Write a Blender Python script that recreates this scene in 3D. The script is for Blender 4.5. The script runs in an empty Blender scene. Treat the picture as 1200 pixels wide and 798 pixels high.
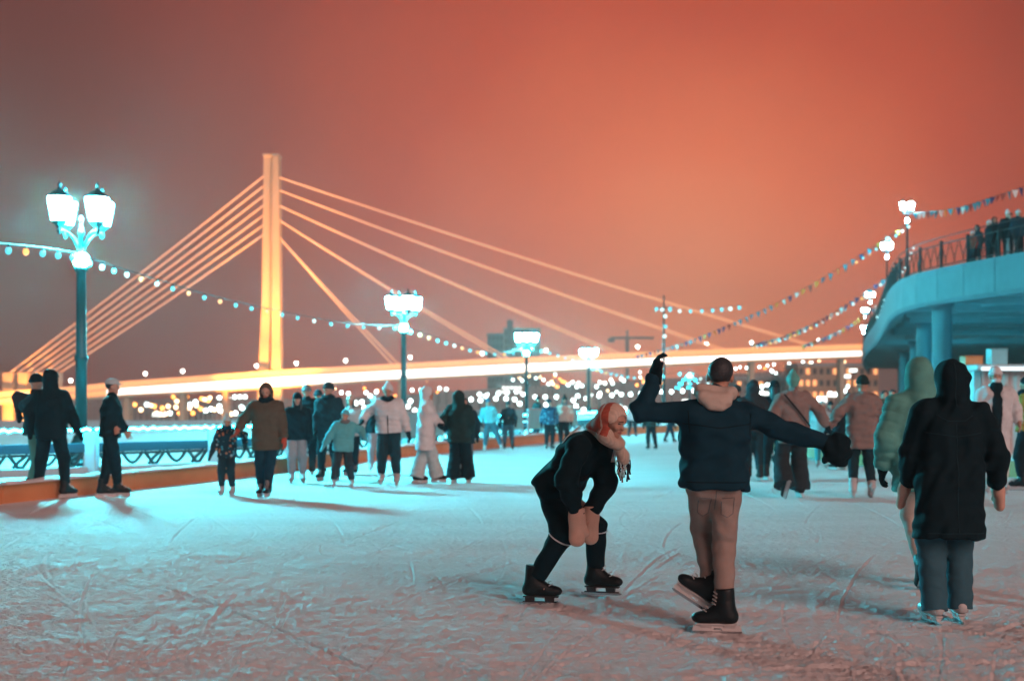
import bpy, bmesh, math, random
import numpy as np
from mathutils import Vector, Matrix

# ------------------------------------------------------------------ camera, sky, light, exposure
S = bpy.context.scene
COL = S.collection
rnd = random.Random(7)
EYE, FPX, HZ = 1.56, 1667.0, 465.0          # eye height, focal length and horizon row in photo pixels
cam_data = bpy.data.cameras.new('camera')
cam = bpy.data.objects.new('camera', cam_data); COL.objects.link(cam)
cam.location = (0, 0, EYE); cam.rotation_euler = (math.radians(90), 0, 0)
cam_data.sensor_width = 36; cam_data.sensor_fit = 'HORIZONTAL'
cam_data.lens = 50.0
cam_data.shift_y = (HZ - 399.0) / 1200.0
cam_data.clip_start = 0.1; cam_data.clip_end = 6000
cam_data.dof.use_dof = True
cam_data.dof.focus_distance = 10.8
cam_data.dof.aperture_fstop = 1.9
S.camera = cam
HAZE = 0.0009

SUN_EL, SUN_AZ = 24.0, 150.0      # low warm town glow from behind the camera, to its right
world = bpy.data.worlds.new('World'); S.world = world; world.use_nodes = True
wn, wl = world.node_tree.nodes, world.node_tree.links
wn.clear()
def wnode(t, **k):
    n = wn.new(t)
    for a, b in k.items(): setattr(n, a, b)
    return n
wout = wnode('ShaderNodeOutputWorld')
tc = wnode('ShaderNodeTexCoord')
def wmath(op, a, b=None, c=None):
    n = wnode('ShaderNodeMath', operation=op)
    for i, v in enumerate((a, b, c)):
        if v is None: continue
        if isinstance(v, (int, float)): n.inputs[i].default_value = v
        else: wl.new(v, n.inputs[i])
    return n.outputs[0]
nrm = wnode('ShaderNodeVectorMath', operation='NORMALIZE'); wl.new(tc.outputs['Generated'], nrm.inputs[0])
# town glow on the low cloud: brightest low over the far bank, fading to the zenith and to the left
gl = wnode('ShaderNodeVectorMath', operation='DISTANCE'); wl.new(nrm.outputs[0], gl.inputs[0])
gl.inputs[1].default_value = Vector((0.125, 1.0, 0.055)).normalized()
cl = wnode('ShaderNodeTexNoise'); cl.inputs['Scale'].default_value = 3.2; cl.inputs['Detail'].default_value = 8
wl.new(nrm.outputs[0], cl.inputs['Vector'])
dd = wmath('ADD', gl.outputs['Value'], wmath('MULTIPLY', wmath('SUBTRACT', cl.outputs[0], 0.5), 0.17))
ramp = wnode('ShaderNodeValToRGB'); wl.new(dd, ramp.inputs[0])
cr = ramp.color_ramp
stops = [(0.0, (1.18, 0.345, 0.135)), (0.11, (0.95, 0.190, 0.066)), (0.21, (0.60, 0.076, 0.025)),
         (0.33, (0.31, 0.032, 0.012)), (0.48, (0.155, 0.017, 0.008)), (0.75, (0.06, 0.012, 0.008)), (1.0, (0.030, 0.009, 0.009))]
cr.elements[0].position, cr.elements[0].color = stops[0][0], (*stops[0][1], 1)
cr.elements[1].position, cr.elements[1].color = stops[-1][0], (*stops[-1][1], 1)
for p, c in stops[1:-1]:
    e = cr.elements.new(p); e.color = (*c, 1)
sky = wnode('ShaderNodeTexSky', sky_type='NISHITA'); sky.sun_disc = False
sky.sun_elevation = math.radians(-4); sky.sun_rotation = math.radians(SUN_AZ)
bg1 = wnode('ShaderNodeBackground'); wl.new(ramp.outputs[0], bg1.inputs[0]); bg1.inputs[1].default_value = 1.0
bg2 = wnode('ShaderNodeBackground'); wl.new(sky.outputs[0], bg2.inputs[0]); bg2.inputs[1].default_value = 0.02
addw = wnode('ShaderNodeAddShader'); wl.new(bg1.outputs[0], addw.inputs[0]); wl.new(bg2.outputs[0], addw.inputs[1])
wl.new(addw.outputs[0], wout.inputs['Surface'])

sun_data = bpy.data.lights.new('town_glow', 'SUN'); sun_data.energy = 2.1; sun_data.angle = math.radians(38)
sun_data.color = (1.0, 0.56, 0.48)
sun = bpy.data.objects.new('town_glow', sun_data); COL.objects.link(sun)
_d = Vector((math.sin(math.radians(SUN_AZ)) * math.cos(math.radians(SUN_EL)), math.cos(math.radians(SUN_AZ)) * math.cos(math.radians(SUN_EL)), math.sin(math.radians(SUN_EL))))
sun.rotation_euler = _d.to_track_quat('Z', 'Y').to_euler()

S.view_settings.view_transform = 'Standard'; S.view_settings.look = 'None'
S.view_settings.exposure = 0.0; S.view_settings.gamma = 1.0; S.view_settings.use_curve_mapping = False
S.render.engine = 'CYCLES'
cy = S.cycles
cy.use_denoising = True
try: cy.denoiser = 'OPENIMAGEDENOISE'
except Exception: pass
cy.max_bounces = 5; cy.diffuse_bounces = 2; cy.glossy_bounces = 2; cy.transmission_bounces = 2
cy.volume_bounces = 0; cy.transparent_max_bounces = 6
cy.sample_clamp_indirect = 3.0; cy.caustics_reflective = False; cy.caustics_refractive = False
cy.use_adaptive_sampling = True; cy.adaptive_threshold = 0.02

# ------------------------------------------------------------------ placing helpers
def at(px, py, d): return Vector(((px - 600.0) / FPX * d, d, EYE - (py - HZ) / FPX * d))
def gd(py): return FPX * EYE / (py - HZ)                       # distance of a ground pixel
def ground_at(px, py):
    d = gd(py); return Vector(((px - 600.0) / FPX * d, d, 0))

# ------------------------------------------------------------------ tagging
def tag(o, label=None, cat=None, group=None, kind=None):
    if label: o['label'] = label
    if cat: o['category'] = cat
    if group: o['group'] = group
    if kind: o['kind'] = kind
    return o
def thing(name, label, cat, loc=(0, 0, 0), rz=0.0, group=None):
    o = bpy.data.objects.new(name, None); COL.objects.link(o); o.empty_display_size = 0.2
    o.location = loc; o.rotation_euler = (0, 0, rz)
    return tag(o, label, cat, group)
def copy_tree(o, parent=None):
    c = o.copy(); COL.objects.link(c)
    if parent is not None:
        c.parent = parent; c.matrix_parent_inverse = o.matrix_parent_inverse.copy()
    for ch in KIDS.get(o.name, []):
        k = copy_tree(ch, c)
        KIDS.setdefault(c.name, []).append(k)
    return c
KIDS = {}
def adopt(ch, parent):
    ch.parent = parent
    KIDS.setdefault(parent.name, []).append(ch)
    return ch

# ------------------------------------------------------------------ materials (all procedural)
MATS = {}
def mat(key, color, rough=0.6, metal=0.0, noise=0.12, nscale=8.0, bump=0.0, bscale=40.0, emit=None, estr=0.0, sheen=0.0,
        sample=True, spec=None, coat=0.0):
    if key in MATS: return MATS[key]
    m = bpy.data.materials.new(key); m.use_nodes = True
    n, l = m.node_tree.nodes, m.node_tree.links
    b = n['Principled BSDF']
    b.inputs['Roughness'].default_value = rough; b.inputs['Metallic'].default_value = metal
    if sheen: b.inputs['Sheen Weight'].default_value = sheen
    if spec is not None: b.inputs['Specular IOR Level'].default_value = spec
    if coat: b.inputs['Coat Weight'].default_value = coat
    if emit is not None:
        b.inputs['Base Color'].default_value = (*color, 1)
        b.inputs['Emission Color'].default_value = (*emit, 1); b.inputs['Emission Strength'].default_value = estr
        m.cycles.emission_sampling = 'AUTO' if sample else 'NONE'
    else:
        t = n.new('ShaderNodeTexCoord'); nz = n.new('ShaderNodeTexNoise')
        nz.inputs['Scale'].default_value = nscale; nz.inputs['Detail'].default_value = 4
        l.new(t.outputs['Object'], nz.inputs['Vector'])
        mx = n.new('ShaderNodeMixRGB'); l.new(nz.outputs[0], mx.inputs[0])
        mx.inputs[1].default_value = (*[max(0, c * (1 - noise)) for c in color], 1)
        mx.inputs[2].default_value = (*[min(1, c * (1 + noise)) for c in color], 1)
        l.new(mx.outputs[0], b.inputs['Base Color'])
        if bump:
            n2 = n.new('ShaderNodeTexNoise'); n2.inputs['Scale'].default_value = bscale; n2.inputs['Detail'].default_value = 3
            l.new(t.outputs['Object'], n2.inputs['Vector'])
            bp = n.new('ShaderNodeBump'); bp.inputs['Strength'].default_value = bump; bp.inputs['Distance'].default_value = 0.02
            l.new(n2.outputs[0], bp.inputs['Height']); l.new(bp.outputs[0], b.inputs['Normal'])
    MATS[key] = m
    return m
def fabric(key, c, rough=0.85, bump=0.5, bscale=150, sheen=0.0):
    """cloth: faint colour mottling, soft creases and a fine weave"""
    key = 'cloth_' + key
    if key in MATS: return MATS[key]
    m = mat(key, c, rough, noise=0.2, nscale=14, sheen=sheen, spec=0.15)
    n, l = m.node_tree.nodes, m.node_tree.links; b = n['Principled BSDF']
    t = n.new('ShaderNodeTexCoord'); mp = n.new('ShaderNodeMapping'); mp.inputs['Scale'].default_value = (1.0, 1.0, 1.7); l.new(t.outputs['Object'], mp.inputs[0])
    f = n.new('ShaderNodeTexNoise'); f.noise_type = 'RIDGED_MULTIFRACTAL'; f.inputs['Scale'].default_value = 4.2; f.inputs['Detail'].default_value = 3; f.inputs['Distortion'].default_value = 1.1
    l.new(mp.outputs[0], f.inputs['Vector'])
    w = n.new('ShaderNodeTexNoise'); w.inputs['Scale'].default_value = bscale; w.inputs['Detail'].default_value = 2; l.new(t.outputs['Object'], w.inputs['Vector'])
    b1 = n.new('ShaderNodeBump'); b1.inputs['Strength'].default_value = 0.55; b1.inputs['Distance'].default_value = 0.028; l.new(f.outputs[0], b1.inputs['Height'])
    b2 = n.new('ShaderNodeBump'); b2.inputs['Strength'].default_value = bump; b2.inputs['Distance'].default_value = 0.004; l.new(w.outputs[0], b2.inputs['Height'])
    l.new(b1.outputs[0], b2.inputs['Normal']); l.new(b2.outputs[0], b.inputs['Normal'])
    return m

M_METAL = mat('dark_iron', (0.010, 0.016, 0.020), 0.55, 0.2, bump=0.15, bscale=60)
M_POST = mat('green_iron', (0.008, 0.022, 0.026), 0.4, 0.3, bump=0.2, bscale=50)
M_GLASS = mat('lit_lantern_glass', (0.8, 0.8, 0.8), 0.3, emit=(0.08, 0.82, 1.0), estr=2300.0)
M_GLASS_FAR = mat('lit_terrace_glass', (0.8, 0.8, 0.8), 0.3, emit=(0.22, 0.84, 1.0), estr=900.0)
M_COLLAR = mat('lit_teal_collar', (0.6, 0.8, 0.8), 0.3, emit=(0.008, 0.80, 0.80), estr=3600.0)
M_COLLAR_FAR = mat('lit_white_collar', (0.8, 0.8, 0.8), 0.3, emit=(0.5, 0.92, 1.0), estr=250.0)

# ------------------------------------------------------------------ mesh builder
class MB:
    def __init__(s): s.v = []; s.f = []; s.mi = []
    def add(s, vs, fs, mi=0):
        o = len(s.v); s.v += [tuple(v) for v in vs]; s.f += [tuple(o + i for i in f) for f in fs]; s.mi += [mi] * len(fs)
    def box(s, c, d, rz=0.0, M=None, bev=0.0, mi=0):
        x, y, z = d[0] / 2, d[1] / 2, d[2] / 2
        if bev > 0:
            bm = bmesh.new(); bmesh.ops.create_cube(bm, size=1.0)
            for v in bm.verts: v.co = Vector((v.co.x * d[0], v.co.y * d[1], v.co.z * d[2]))
            bmesh.ops.bevel(bm, geom=list(bm.edges), offset=bev, segments=1, affect='EDGES')
            bm.verts.ensure_lookup_table(); vs = [v.co.copy() for v in bm.verts]
            fs = [[v.index for v in f.verts] for f in bm.faces]; bm.free()
        else:
            vs = [Vector(p) for p in ((-x, -y, -z), (x, -y, -z), (x, y, -z), (-x, y, -z), (-x, -y, z), (x, -y, z), (x, y, z), (-x, y, z))]
            fs = [(0, 3, 2, 1), (4, 5, 6, 7), (0, 1, 5, 4), (1, 2, 6, 5), (2, 3, 7, 6), (3, 0, 4, 7)]
        R = M if M is not None else Matrix.Rotation(rz, 3, 'Z')
        s.add([R @ v + Vector(c) for v in vs], fs, mi); return s
    def lathe(s, prof, c=(0, 0, 0), n=12, mi=0, mis=None, axis=None):
        vs, fs = [], []
        R = Vector((0, 0, 1)).rotation_difference(Vector(axis)).to_matrix() if axis is not None else Matrix.Identity(3)
        for r, z in prof:
            for k in range(n):
                a = 2 * math.pi * k / n; vs.append(R @ Vector((r * math.cos(a), r * math.sin(a), z)) + Vector(c))
        o = len(s.v); s.v += [tuple(v) for v in vs]
        for i in range(len(prof) - 1):
            for k in range(n):
                k2 = (k + 1) % n
                s.f.append((o + i * n + k, o + i * n + k2, o + (i + 1) * n + k2, o + (i + 1) * n + k)); s.mi.append(mis[i] if mis else mi)
        s.f.append(tuple(o + k for k in range(n))[::-1]); s.mi.append(mis[0] if mis else mi)
        s.f.append(tuple(o + (len(prof) - 1) * n + k for k in range(n))); s.mi.append(mis[-1] if mis else mi)
        return s
    def tube(s, pts, r, n=6, mi=0, closed=False):
        pts = [Vector(p) for p in pts]; m = len(pts)
        rs = r if isinstance(r, (list, tuple)) else [r] * m
        o = len(s.v); up = None
        for i, p in enumerate(pts):
            if closed: t = pts[(i + 1) % m] - pts[i - 1]
            else: t = pts[min(i + 1, m - 1)] - pts[max(i - 1, 0)]
            t.normalize()
            if up is None:
                up = t.cross(Vector((0, 0, 1)))
                if up.length < 1e-3: up = t.cross(Vector((0, 1, 0)))
            up = (up - t * up.dot(t)).normalized(); w = t.cross(up)
            for k in range(n):
                a = 2 * math.pi * k / n; s.v.append(tuple(p + (up * math.cos(a) + w * math.sin(a)) * rs[i]))
        for i in range(m if closed else m - 1):
            j = (i + 1) % m
            for k in range(n):
                k2 = (k + 1) % n
                s.f.append((o + i * n + k, o + i * n + k2, o + j * n + k2, o + j * n + k)); s.mi.append(mi)
        if not closed:
            s.f.append(tuple(o + k for k in range(n))[::-1]); s.f.append(tuple(o + (m - 1) * n + k for k in range(n))); s.mi += [mi, mi]
        return s
    def sphere(s, c, r, n=10, mi=0, sc=(1, 1, 1)):
        vs, fs = [], []
        h = n // 2 + 1
        for i in range(1, h):
            ph = math.pi * i / h
            for k in range(n):
                a = 2 * math.pi * k / n
                vs.append(Vector((r * sc[0] * math.sin(ph) * math.cos(a), r * sc[1] * math.sin(ph) * math.sin(a), r * sc[2] * math.cos(ph))) + Vector(c))
        vs += [Vector((c[0], c[1], c[2] + r * sc[2])), Vector((c[0], c[1], c[2] - r * sc[2]))]
        T, B = len(vs) - 2, len(vs) - 1
        for k in range(n):
            k2 = (k + 1) % n
            fs.append((T, k, k2)); fs.append((B, (h - 2) * n + k2, (h - 2) * n + k))
            for i in range(h - 2):
                fs.append((i * n + k, (i + 1) * n + k, (i + 1) * n + k2, i * n + k2))
        s.add(vs, fs, mi); return s
    def prism(s, poly, y0, y1, mi=0, M=None, c=(0, 0, 0)):
        """poly in x,z extruded from y0 to y1"""
        n = len(poly); R = M if M is not None else Matrix.Identity(3)
        vs = [R @ Vector((x, y0, z)) + Vector(c) for x, z in poly] + [R @ Vector((x, y1, z)) + Vector(c) for x, z in poly]
        fs = [tuple(range(n)), tuple(range(2 * n - 1, n - 1, -1))] + [(i, i + n, (i + 1) % n + n, (i + 1) % n) for i in range(n)]
        s.add(vs, fs, mi); return s
    def build(s, name, m, parent=None, smooth=False):
        me = bpy.data.meshes.new(name); me.from_pydata(s.v, [], s.f)
        for mm in (m if isinstance(m, (list, tuple)) else [m]): me.materials.append(mm)
        if any(s.mi): me.polygons.foreach_set('material_index', s.mi)
        me.validate(); bm = bmesh.new(); bm.from_mesh(me); bmesh.ops.recalc_face_normals(bm, faces=bm.faces); bm.to_mesh(me); bm.free()
        if smooth: me.shade_smooth()
        o = bpy.data.objects.new(name, me); COL.objects.link(o)
        if parent is not None: adopt(o, parent)
        return o

def grid_mesh(name, X, Y, Z, m, smooth=True):
    ny, nx = X.shape
    v = np.stack([X, Y, Z], -1).reshape(-1, 3).astype(np.float32)
    i = np.arange(ny * nx).reshape(ny, nx)
    q = np.stack([i[:-1, :-1], i[:-1, 1:], i[1:, 1:], i[1:, :-1]], -1).reshape(-1, 4)
    return np_mesh(name, v, q, m, smooth)
def np_mesh(name, v, q, m, smooth=True, mi=None):
    me = bpy.data.meshes.new(name)
    me.vertices.add(len(v)); me.vertices.foreach_set('co', np.ascontiguousarray(v, np.float32).ravel())
    me.loops.add(q.size); me.loops.foreach_set('vertex_index', np.ascontiguousarray(q, np.int32).ravel())
    me.polygons.add(len(q)); me.polygons.foreach_set('loop_start', np.arange(0, q.size, 4, dtype=np.int32))
    if smooth: me.polygons.foreach_set('use_smooth', np.ones(len(q), bool))
    for mm in (m if isinstance(m, (list, tuple)) else [m]): me.materials.append(mm)
    if mi is not None: me.polygons.foreach_set('material_index', np.ascontiguousarray(mi, np.int32))
    me.update(calc_edges=True)
    o = bpy.data.objects.new(name, me); COL.objects.link(o)
    return o

# value noise on numpy arrays
_rs = np.random.RandomState(3)
_T = _rs.rand(256, 256).astype(np.float32)
def vnoise(x, y, off=0):
    x = x + off * 17.3; y = y + off * 9.1
    xi = np.floor(x).astype(np.int64); yi = np.floor(y).astype(np.int64)
    fx = x - xi; fy = y - yi; fx = fx * fx * (3 - 2 * fx); fy = fy * fy * (3 - 2 * fy)
    a = _T[xi & 255, yi & 255]; b = _T[(xi + 1) & 255, yi & 255]; c = _T[xi & 255, (yi + 1) & 255]; d = _T[(xi + 1) & 255, (yi + 1) & 255]
    return (a * (1 - fx) + b * fx) * (1 - fy) + (c * (1 - fx) + d * fx) * fy
def fbm(x, y, oct=4, off=0):
    s = 0; a = 0.5; t = 0
    for k in range(oct):
        s = s + a * vnoise(x * 2 ** k, y * 2 ** k, off + k); t += a; a *= 0.5
    return s / t

# ================================================================== THE SETTING
def node_mat(key): 
    m = bpy.data.materials.new(key); m.use_nodes = True
    return m, m.node_tree.nodes, m.node_tree.links, m.node_tree.nodes['Principled BSDF']
def snow_mat(key, col, fine=1.0, rough=0.72):
    m, n, l, b = node_mat(key)
    g = n.new('ShaderNodeTexCoord')
    mp = n.new('ShaderNodeMapping'); mp.inputs['Scale'].default_value = (0.35, 1.0, 1.0); l.new(g.outputs['Object'], mp.inputs[0])
    a = n.new('ShaderNodeTexNoise'); a.inputs['Scale'].default_value = 1.1; a.inputs['Detail'].default_value = 7; l.new(mp.outputs[0], a.inputs['Vector'])
    mx = n.new('ShaderNodeMixRGB'); l.new(a.outputs[0], mx.inputs[0])
    mx.inputs[1].default_value = (*[c * 0.80 for c in col], 1); mx.inputs[2].default_value = (*[min(1, c * 1.12) for c in col], 1)
    l.new(mx.outputs[0], b.inputs['Base Color'])
    r = n.new('ShaderNodeMapRange'); r.inputs['To Min'].default_value = rough - 0.2; r.inputs['To Max'].default_value = rough + 0.2
    l.new(a.outputs[0], r.inputs['Value']); l.new(r.outputs[0], b.inputs['Roughness'])
    b.inputs['Specular IOR Level'].default_value = 0.22
    f1 = n.new('ShaderNodeTexNoise'); f1.inputs['Scale'].default_value = 26; f1.inputs['Detail'].default_value = 6; f1.inputs['Roughness'].default_value = 0.7
    l.new(mp.outputs[0], f1.inputs['Vector'])
    bp = n.new('ShaderNodeBump'); bp.inputs['Strength'].default_value = 0.6 * fine; bp.inputs['Distance'].default_value = 0.025
    l.new(f1.outputs[0], bp.inputs['Height'])
    f2 = n.new('ShaderNodeTexNoise'); f2.inputs['Scale'].default_value = 70; f2.inputs['Detail'].default_value = 4; f2.inputs['Roughness'].default_value = 0.75
    l.new(g.outputs['Object'], f2.inputs['Vector'])
    bq = n.new('ShaderNodeBump'); bq.inputs['Strength'].default_value = 0.7 * fine; bq.inputs['Distance'].default_value = 0.012
    l.new(f2.outputs[0], bq.inputs['Height']); l.new(bp.outputs[0], bq.inputs['Normal']); l.new(bq.outputs[0], b.inputs['Normal'])
    return m
M_SNOW = snow_mat('rink_snow', (0.78, 0.79, 0.81))
M_SNOW2 = snow_mat('trodden_snow', (0.52, 0.52, 0.54))
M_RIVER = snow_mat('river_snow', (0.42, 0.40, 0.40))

# the river under snow, one sheet to the horizon
g = 24
xs = np.concatenate([np.linspace(-2600, -500, 8), np.linspace(-420, 420, 70), np.linspace(500, 2600, 8)])
ys = np.concatenate([np.linspace(-300, 20, 6), np.linspace(26, 300, 90), np.linspace(320, 3500, 12)])
X, Y = np.meshgrid(xs, ys)
Z = -3.0 + 0.5 * (fbm(X * 0.05, Y * 0.09, 3) - 0.5)
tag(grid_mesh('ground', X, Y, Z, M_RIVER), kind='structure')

# far bank: a snowy hillside rising behind the bridge
xs = np.linspace(-420, 460, 150); ys = np.linspace(262, 900, 90)
X, Y = np.meshgrid(xs, ys)
ramp_ = np.clip((Y - 268 + 14 * (fbm(X * 0.02, Y * 0, 3, 5) - 0.5)) / 240, 0, 1)
side = np.clip((X + 130) / 330, 0.06, 1.0)
Zh = -3.4 + ramp_ ** 0.8 * (20 * side) + 2.4 * (fbm(X * 0.03, Y * 0.03, 4, 8) - 0.5) * ramp_
Zh += np.clip((Y - 520) / 300, 0, 1) * 1.0
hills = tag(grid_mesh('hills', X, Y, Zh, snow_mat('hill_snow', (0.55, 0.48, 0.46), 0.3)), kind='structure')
def hill_z(x, y):
    j = int(np.clip(np.searchsorted(ys, y) - 1, 0, len(ys) - 2)); i = int(np.clip(np.searchsorted(xs, x) - 1, 0, len(xs) - 2))
    return float(Zh[j, i])

# embankment: the promenade the rink lies on, with its stone wall down to the river
emb = [(-19, -60), (-18.6, 21), (-16.4, 23.6), (-13.9, 26), (-11.5, 28.1), (-9.75, 30.6), (-7.6, 32.6), (-6.6, 35), (-5.9, 39), (-5.7, 48), (-5.6, 60), (-1.2, 93), (4.0, 125), (14, 175), (30, 230), (400, 230), (400, -60)]
mb = MB()
n_ = len(emb)
mb.add([(x, y, -0.03) for x, y in emb] + [(x, y, -4.0) for x, y in emb], [tuple(range(n_))] + [(i, i + n_, (i + 1) % n_ + n_, (i + 1) % n_) for i in range(n_)])
tag(mb.build('pavement', M_SNOW), kind='structure')

# the rink: carved, skated snow with real relief
d = 5.2 * (95 / 5.2) ** (np.linspace(0, 1, 1300))
u = np.linspace(-1, 1, 1350)
D, U = np.meshgrid(d, u, indexing='ij')
X = U * (0.43 * D + 2.2); Y = D.copy()
near = np.clip(1 - (Y - 8) / 26, 0.12, 1)
warp = fbm(X * 0.35, Y * 0.35, 3, 40) * 2.2
lumps = np.clip(fbm(X * 1.1 + warp, Y * 2.0, 6, 11) - 0.52, 0, 1) * 0.05
def ridged(x, y, oct, off):
    s = 0; a_ = 0.5; t_ = 0
    for q in range(oct):
        s = s + a_ * (1 - np.abs(2 * vnoise(x * 2 ** q, y * 2 ** q, off + q) - 1)); t_ += a_; a_ *= 0.55
    return s / t_
wx, wy = X * 0.97 + Y * 0.22, Y * 0.97 - X * 0.22
ripple = (ridged(wx * 3.4 + warp, wy * 6.5 + warp * 0.6, 5, 23) - 0.6) * 0.022 + (ridged(X * 9 - warp, Y * 8, 3, 63) - 0.6) * 0.011
chunks = np.clip(fbm(X * 7 + warp, Y * 9, 4, 77) - 0.56, 0, 1) * 0.07 * np.clip(fbm(X * 0.7, Y * 0.7, 3, 91) * 2.4 - 0.7, 0.1, 1)
grit = (fbm(X * 19, Y * 23, 3, 31) - 0.5) * 0.026 + chunks * 1.1 * np.clip((X + 2.5) / 4 + (11 - Y) / 5, 0.25, 1)
heap = np.clip(fbm(X * 0.33, Y * 0.55, 3, 55) - 0.52, 0, 1) * 0.12
Zr = (lumps * 0.6 + heap * np.clip((X + 1) / 3, 0.25, 1)) * near * np.clip(1.25 - Y / 22, 0.25, 1) * 1.3 + (ripple + grit) * near
rs = np.random.RandomState(12)
flat = (Y < 34)
for k in range(3400):
    R = rs.uniform(4, 45); px_ = rs.uniform(-7.5, 9); py_ = 6 + 20 * rs.rand() ** 1.9; a = rs.uniform(0, 2 * math.pi)
    if rs.rand() < 0.6: a = rs.choice([0.5, 1.5]) * math.pi + rs.normal(0, 0.5)        # most tracks run across the view
    cx, cyy = px_ + R * math.cos(a), py_ + R * math.sin(a)
    a0 = a + math.pi; span = rs.uniform(0.3, 2.6) / R
    big = k % 14 == 0
    w = rs.uniform(0.004, 0.009) * (2.2 if big else 1); dep = rs.uniform(0.003, 0.009) * (1.5 if big else 1)
    aa = a0 + np.linspace(-span, span, 9); ex, ey = cx + R * np.cos(aa), cyy + R * np.sin(aa); mg = 0.12
    r0, r1 = np.searchsorted(d, [ey.min() - mg, ey.max() + mg])
    if r1 - r0 < 2 or ey.max() < 5.4: continue
    lo_, hi_ = ex.min() - mg, ex.max() + mg; sA, sB = 0.43 * d[r0] + 2.2, 0.43 * d[min(r1, len(d) - 1)] + 2.2
    c0, c1 = np.searchsorted(u, [min(lo_ / sA, lo_ / sB), max(hi_ / sA, hi_ / sB)])
    if c1 - c0 < 2: continue
    xx, yy = X[r0:r1, c0:c1], Y[r0:r1, c0:c1]
    dist = np.hypot(xx - cx, yy - cyy) - R
    ang = np.arctan2(yy - cyy, xx - cx); da = np.abs((ang - a0 + math.pi) % (2 * math.pi) - math.pi)
    fade = np.clip((span - da) / (0.25 * span), 0, 1)
    t = dist / np.maximum(w, yy * 0.0008)
    Zr[r0:r1, c0:c1] += fade * dep * (-np.exp(-t * t) + 0.8 * np.exp(-(t - 1.8) ** 2))
# one wide scraped curve near the boards, like the pale track in the photo
for (cx, cyy, R, w, dep, lo, hi) in ((-3.6, 15.2, 2.3, 0.09, 0.022, 2.2, 4.6),):
    dist = np.hypot((X - cx), (Y - cyy) * 0.55) - R
    ang = np.arctan2(Y - cyy, X - cx) % (2 * math.pi)
    fade = np.clip((ang - lo) / 0.3, 0, 1) * np.clip((hi - ang) / 0.3, 0, 1)
    Zr += fade * dep * (-np.exp(-(dist / w) ** 2))
Zr += np.clip((Y - 55) / 40, 0, 1) * 0.0
rink = tag(grid_mesh('ice_rink', X, Y, Zr - 0.006, M_SNOW), kind='structure')
# ------------------------------------------------------------------ quad lantern street lamp
def make_lamp(label, glass, collar, group):
    t = thing('street_lamp', label, 'street lamp', group=group)
    MB().lathe([(0.34, 0), (0.34, 0.18), (0.26, 0.24), (0.24, 0.55), (0.17, 0.68), (0.15, 0.75)], n=16).build('base', M_POST, t)
    p = MB().lathe([(0.125, 0.74), (0.115, 2.3), (0.14, 2.34), (0.14, 2.42), (0.11, 2.46), (0.10, 4.18), (0.15, 4.22), (0.15, 4.28), (0.07, 4.31)], n=16)
    p.build('post', M_POST, t, True)
    MB().sphere((0, 0, 4.44), 0.165, 16).build('collar_light', collar, t, True)
    MB().lathe([(0.05, 4.60), (0.05, 4.95), (0.09, 5.0), (0.05, 5.06), (0.02, 5.25), (0.05, 5.3), (0.0, 5.4)], n=10).build('stem', M_POST, t, True)
    for k in range(4):
        a = math.radians(24 + 90 * k); dx, dy = math.cos(a), math.sin(a)
        pts = []
        for i in range(11):
            s = i / 10; r = 0.05 + 0.47 * s; z = 4.66 + 0.22 * math.sin(s * math.pi * 0.9) + 0.30 * s ** 2
            pts.append((dx * r, dy * r, z))
        MB().tube(pts, [0.03 - 0.008 * i / 10 for i in range(11)], 8).build('arm', M_POST, t, True)
        c = (dx * 0.54, dy * 0.54, 0)
        ln = MB().lathe([(0.02, 4.93), (0.06, 5.0), (0.05, 5.08), (0.15, 5.17), (0.17, 5.22)], c, 6).build('lantern', M_POST, t)
        MB().lathe([(0.155, 5.222), (0.232, 5.70)], c, 6).build('glass', glass, ln)
        fr = MB().lathe([(0.262, 5.702), (0.24, 5.74), (0.14, 5.83), (0.06, 5.87), (0.03, 5.92), (0.045, 5.97), (0.0, 6.06)], c, 6)
        fr.build('cap', M_POST, ln)
        for q in range(6):
            b = 2 * math.pi * q / 6
            MB().tube([(c[0] + math.cos(b) * 0.172, c[1] + math.sin(b) * 0.172, 5.215), (c[0] + math.cos(b) * 0.262, c[1] + math.sin(b) * 0.24, 5.71)], 0.013, 5).build('glazing_bar', M_POST, ln)
    return t
lamp0 = make_lamp('tall dark lamp post with four white lanterns and teal collar light beside the capped man', M_GLASS, M_COLLAR, 'lantern lamps along the embankment')
lamp_spots = [(95, 30.0, None), (473, 59.5, 'four-lantern lamp post rising behind the woman in the white jacket'),
              (617, 94.0, 'third lantern lamp post along the rink, small and set before the hazy tower block'),
              (690, 125.0, 'smallest of the lantern lamp posts, its white lanterns just above the bridge deck')]
for i, (px, dd_, lb) in enumerate(lamp_spots):
    o = lamp0 if i == 0 else copy_tree(lamp0)
    o.location = ((px - 600) / FPX * dd_, dd_, 0)
    if lb: o['label'] = lb
    o.rotation_euler.z = (0.52, 0.0, -0.42, -0.35)[i]

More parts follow.
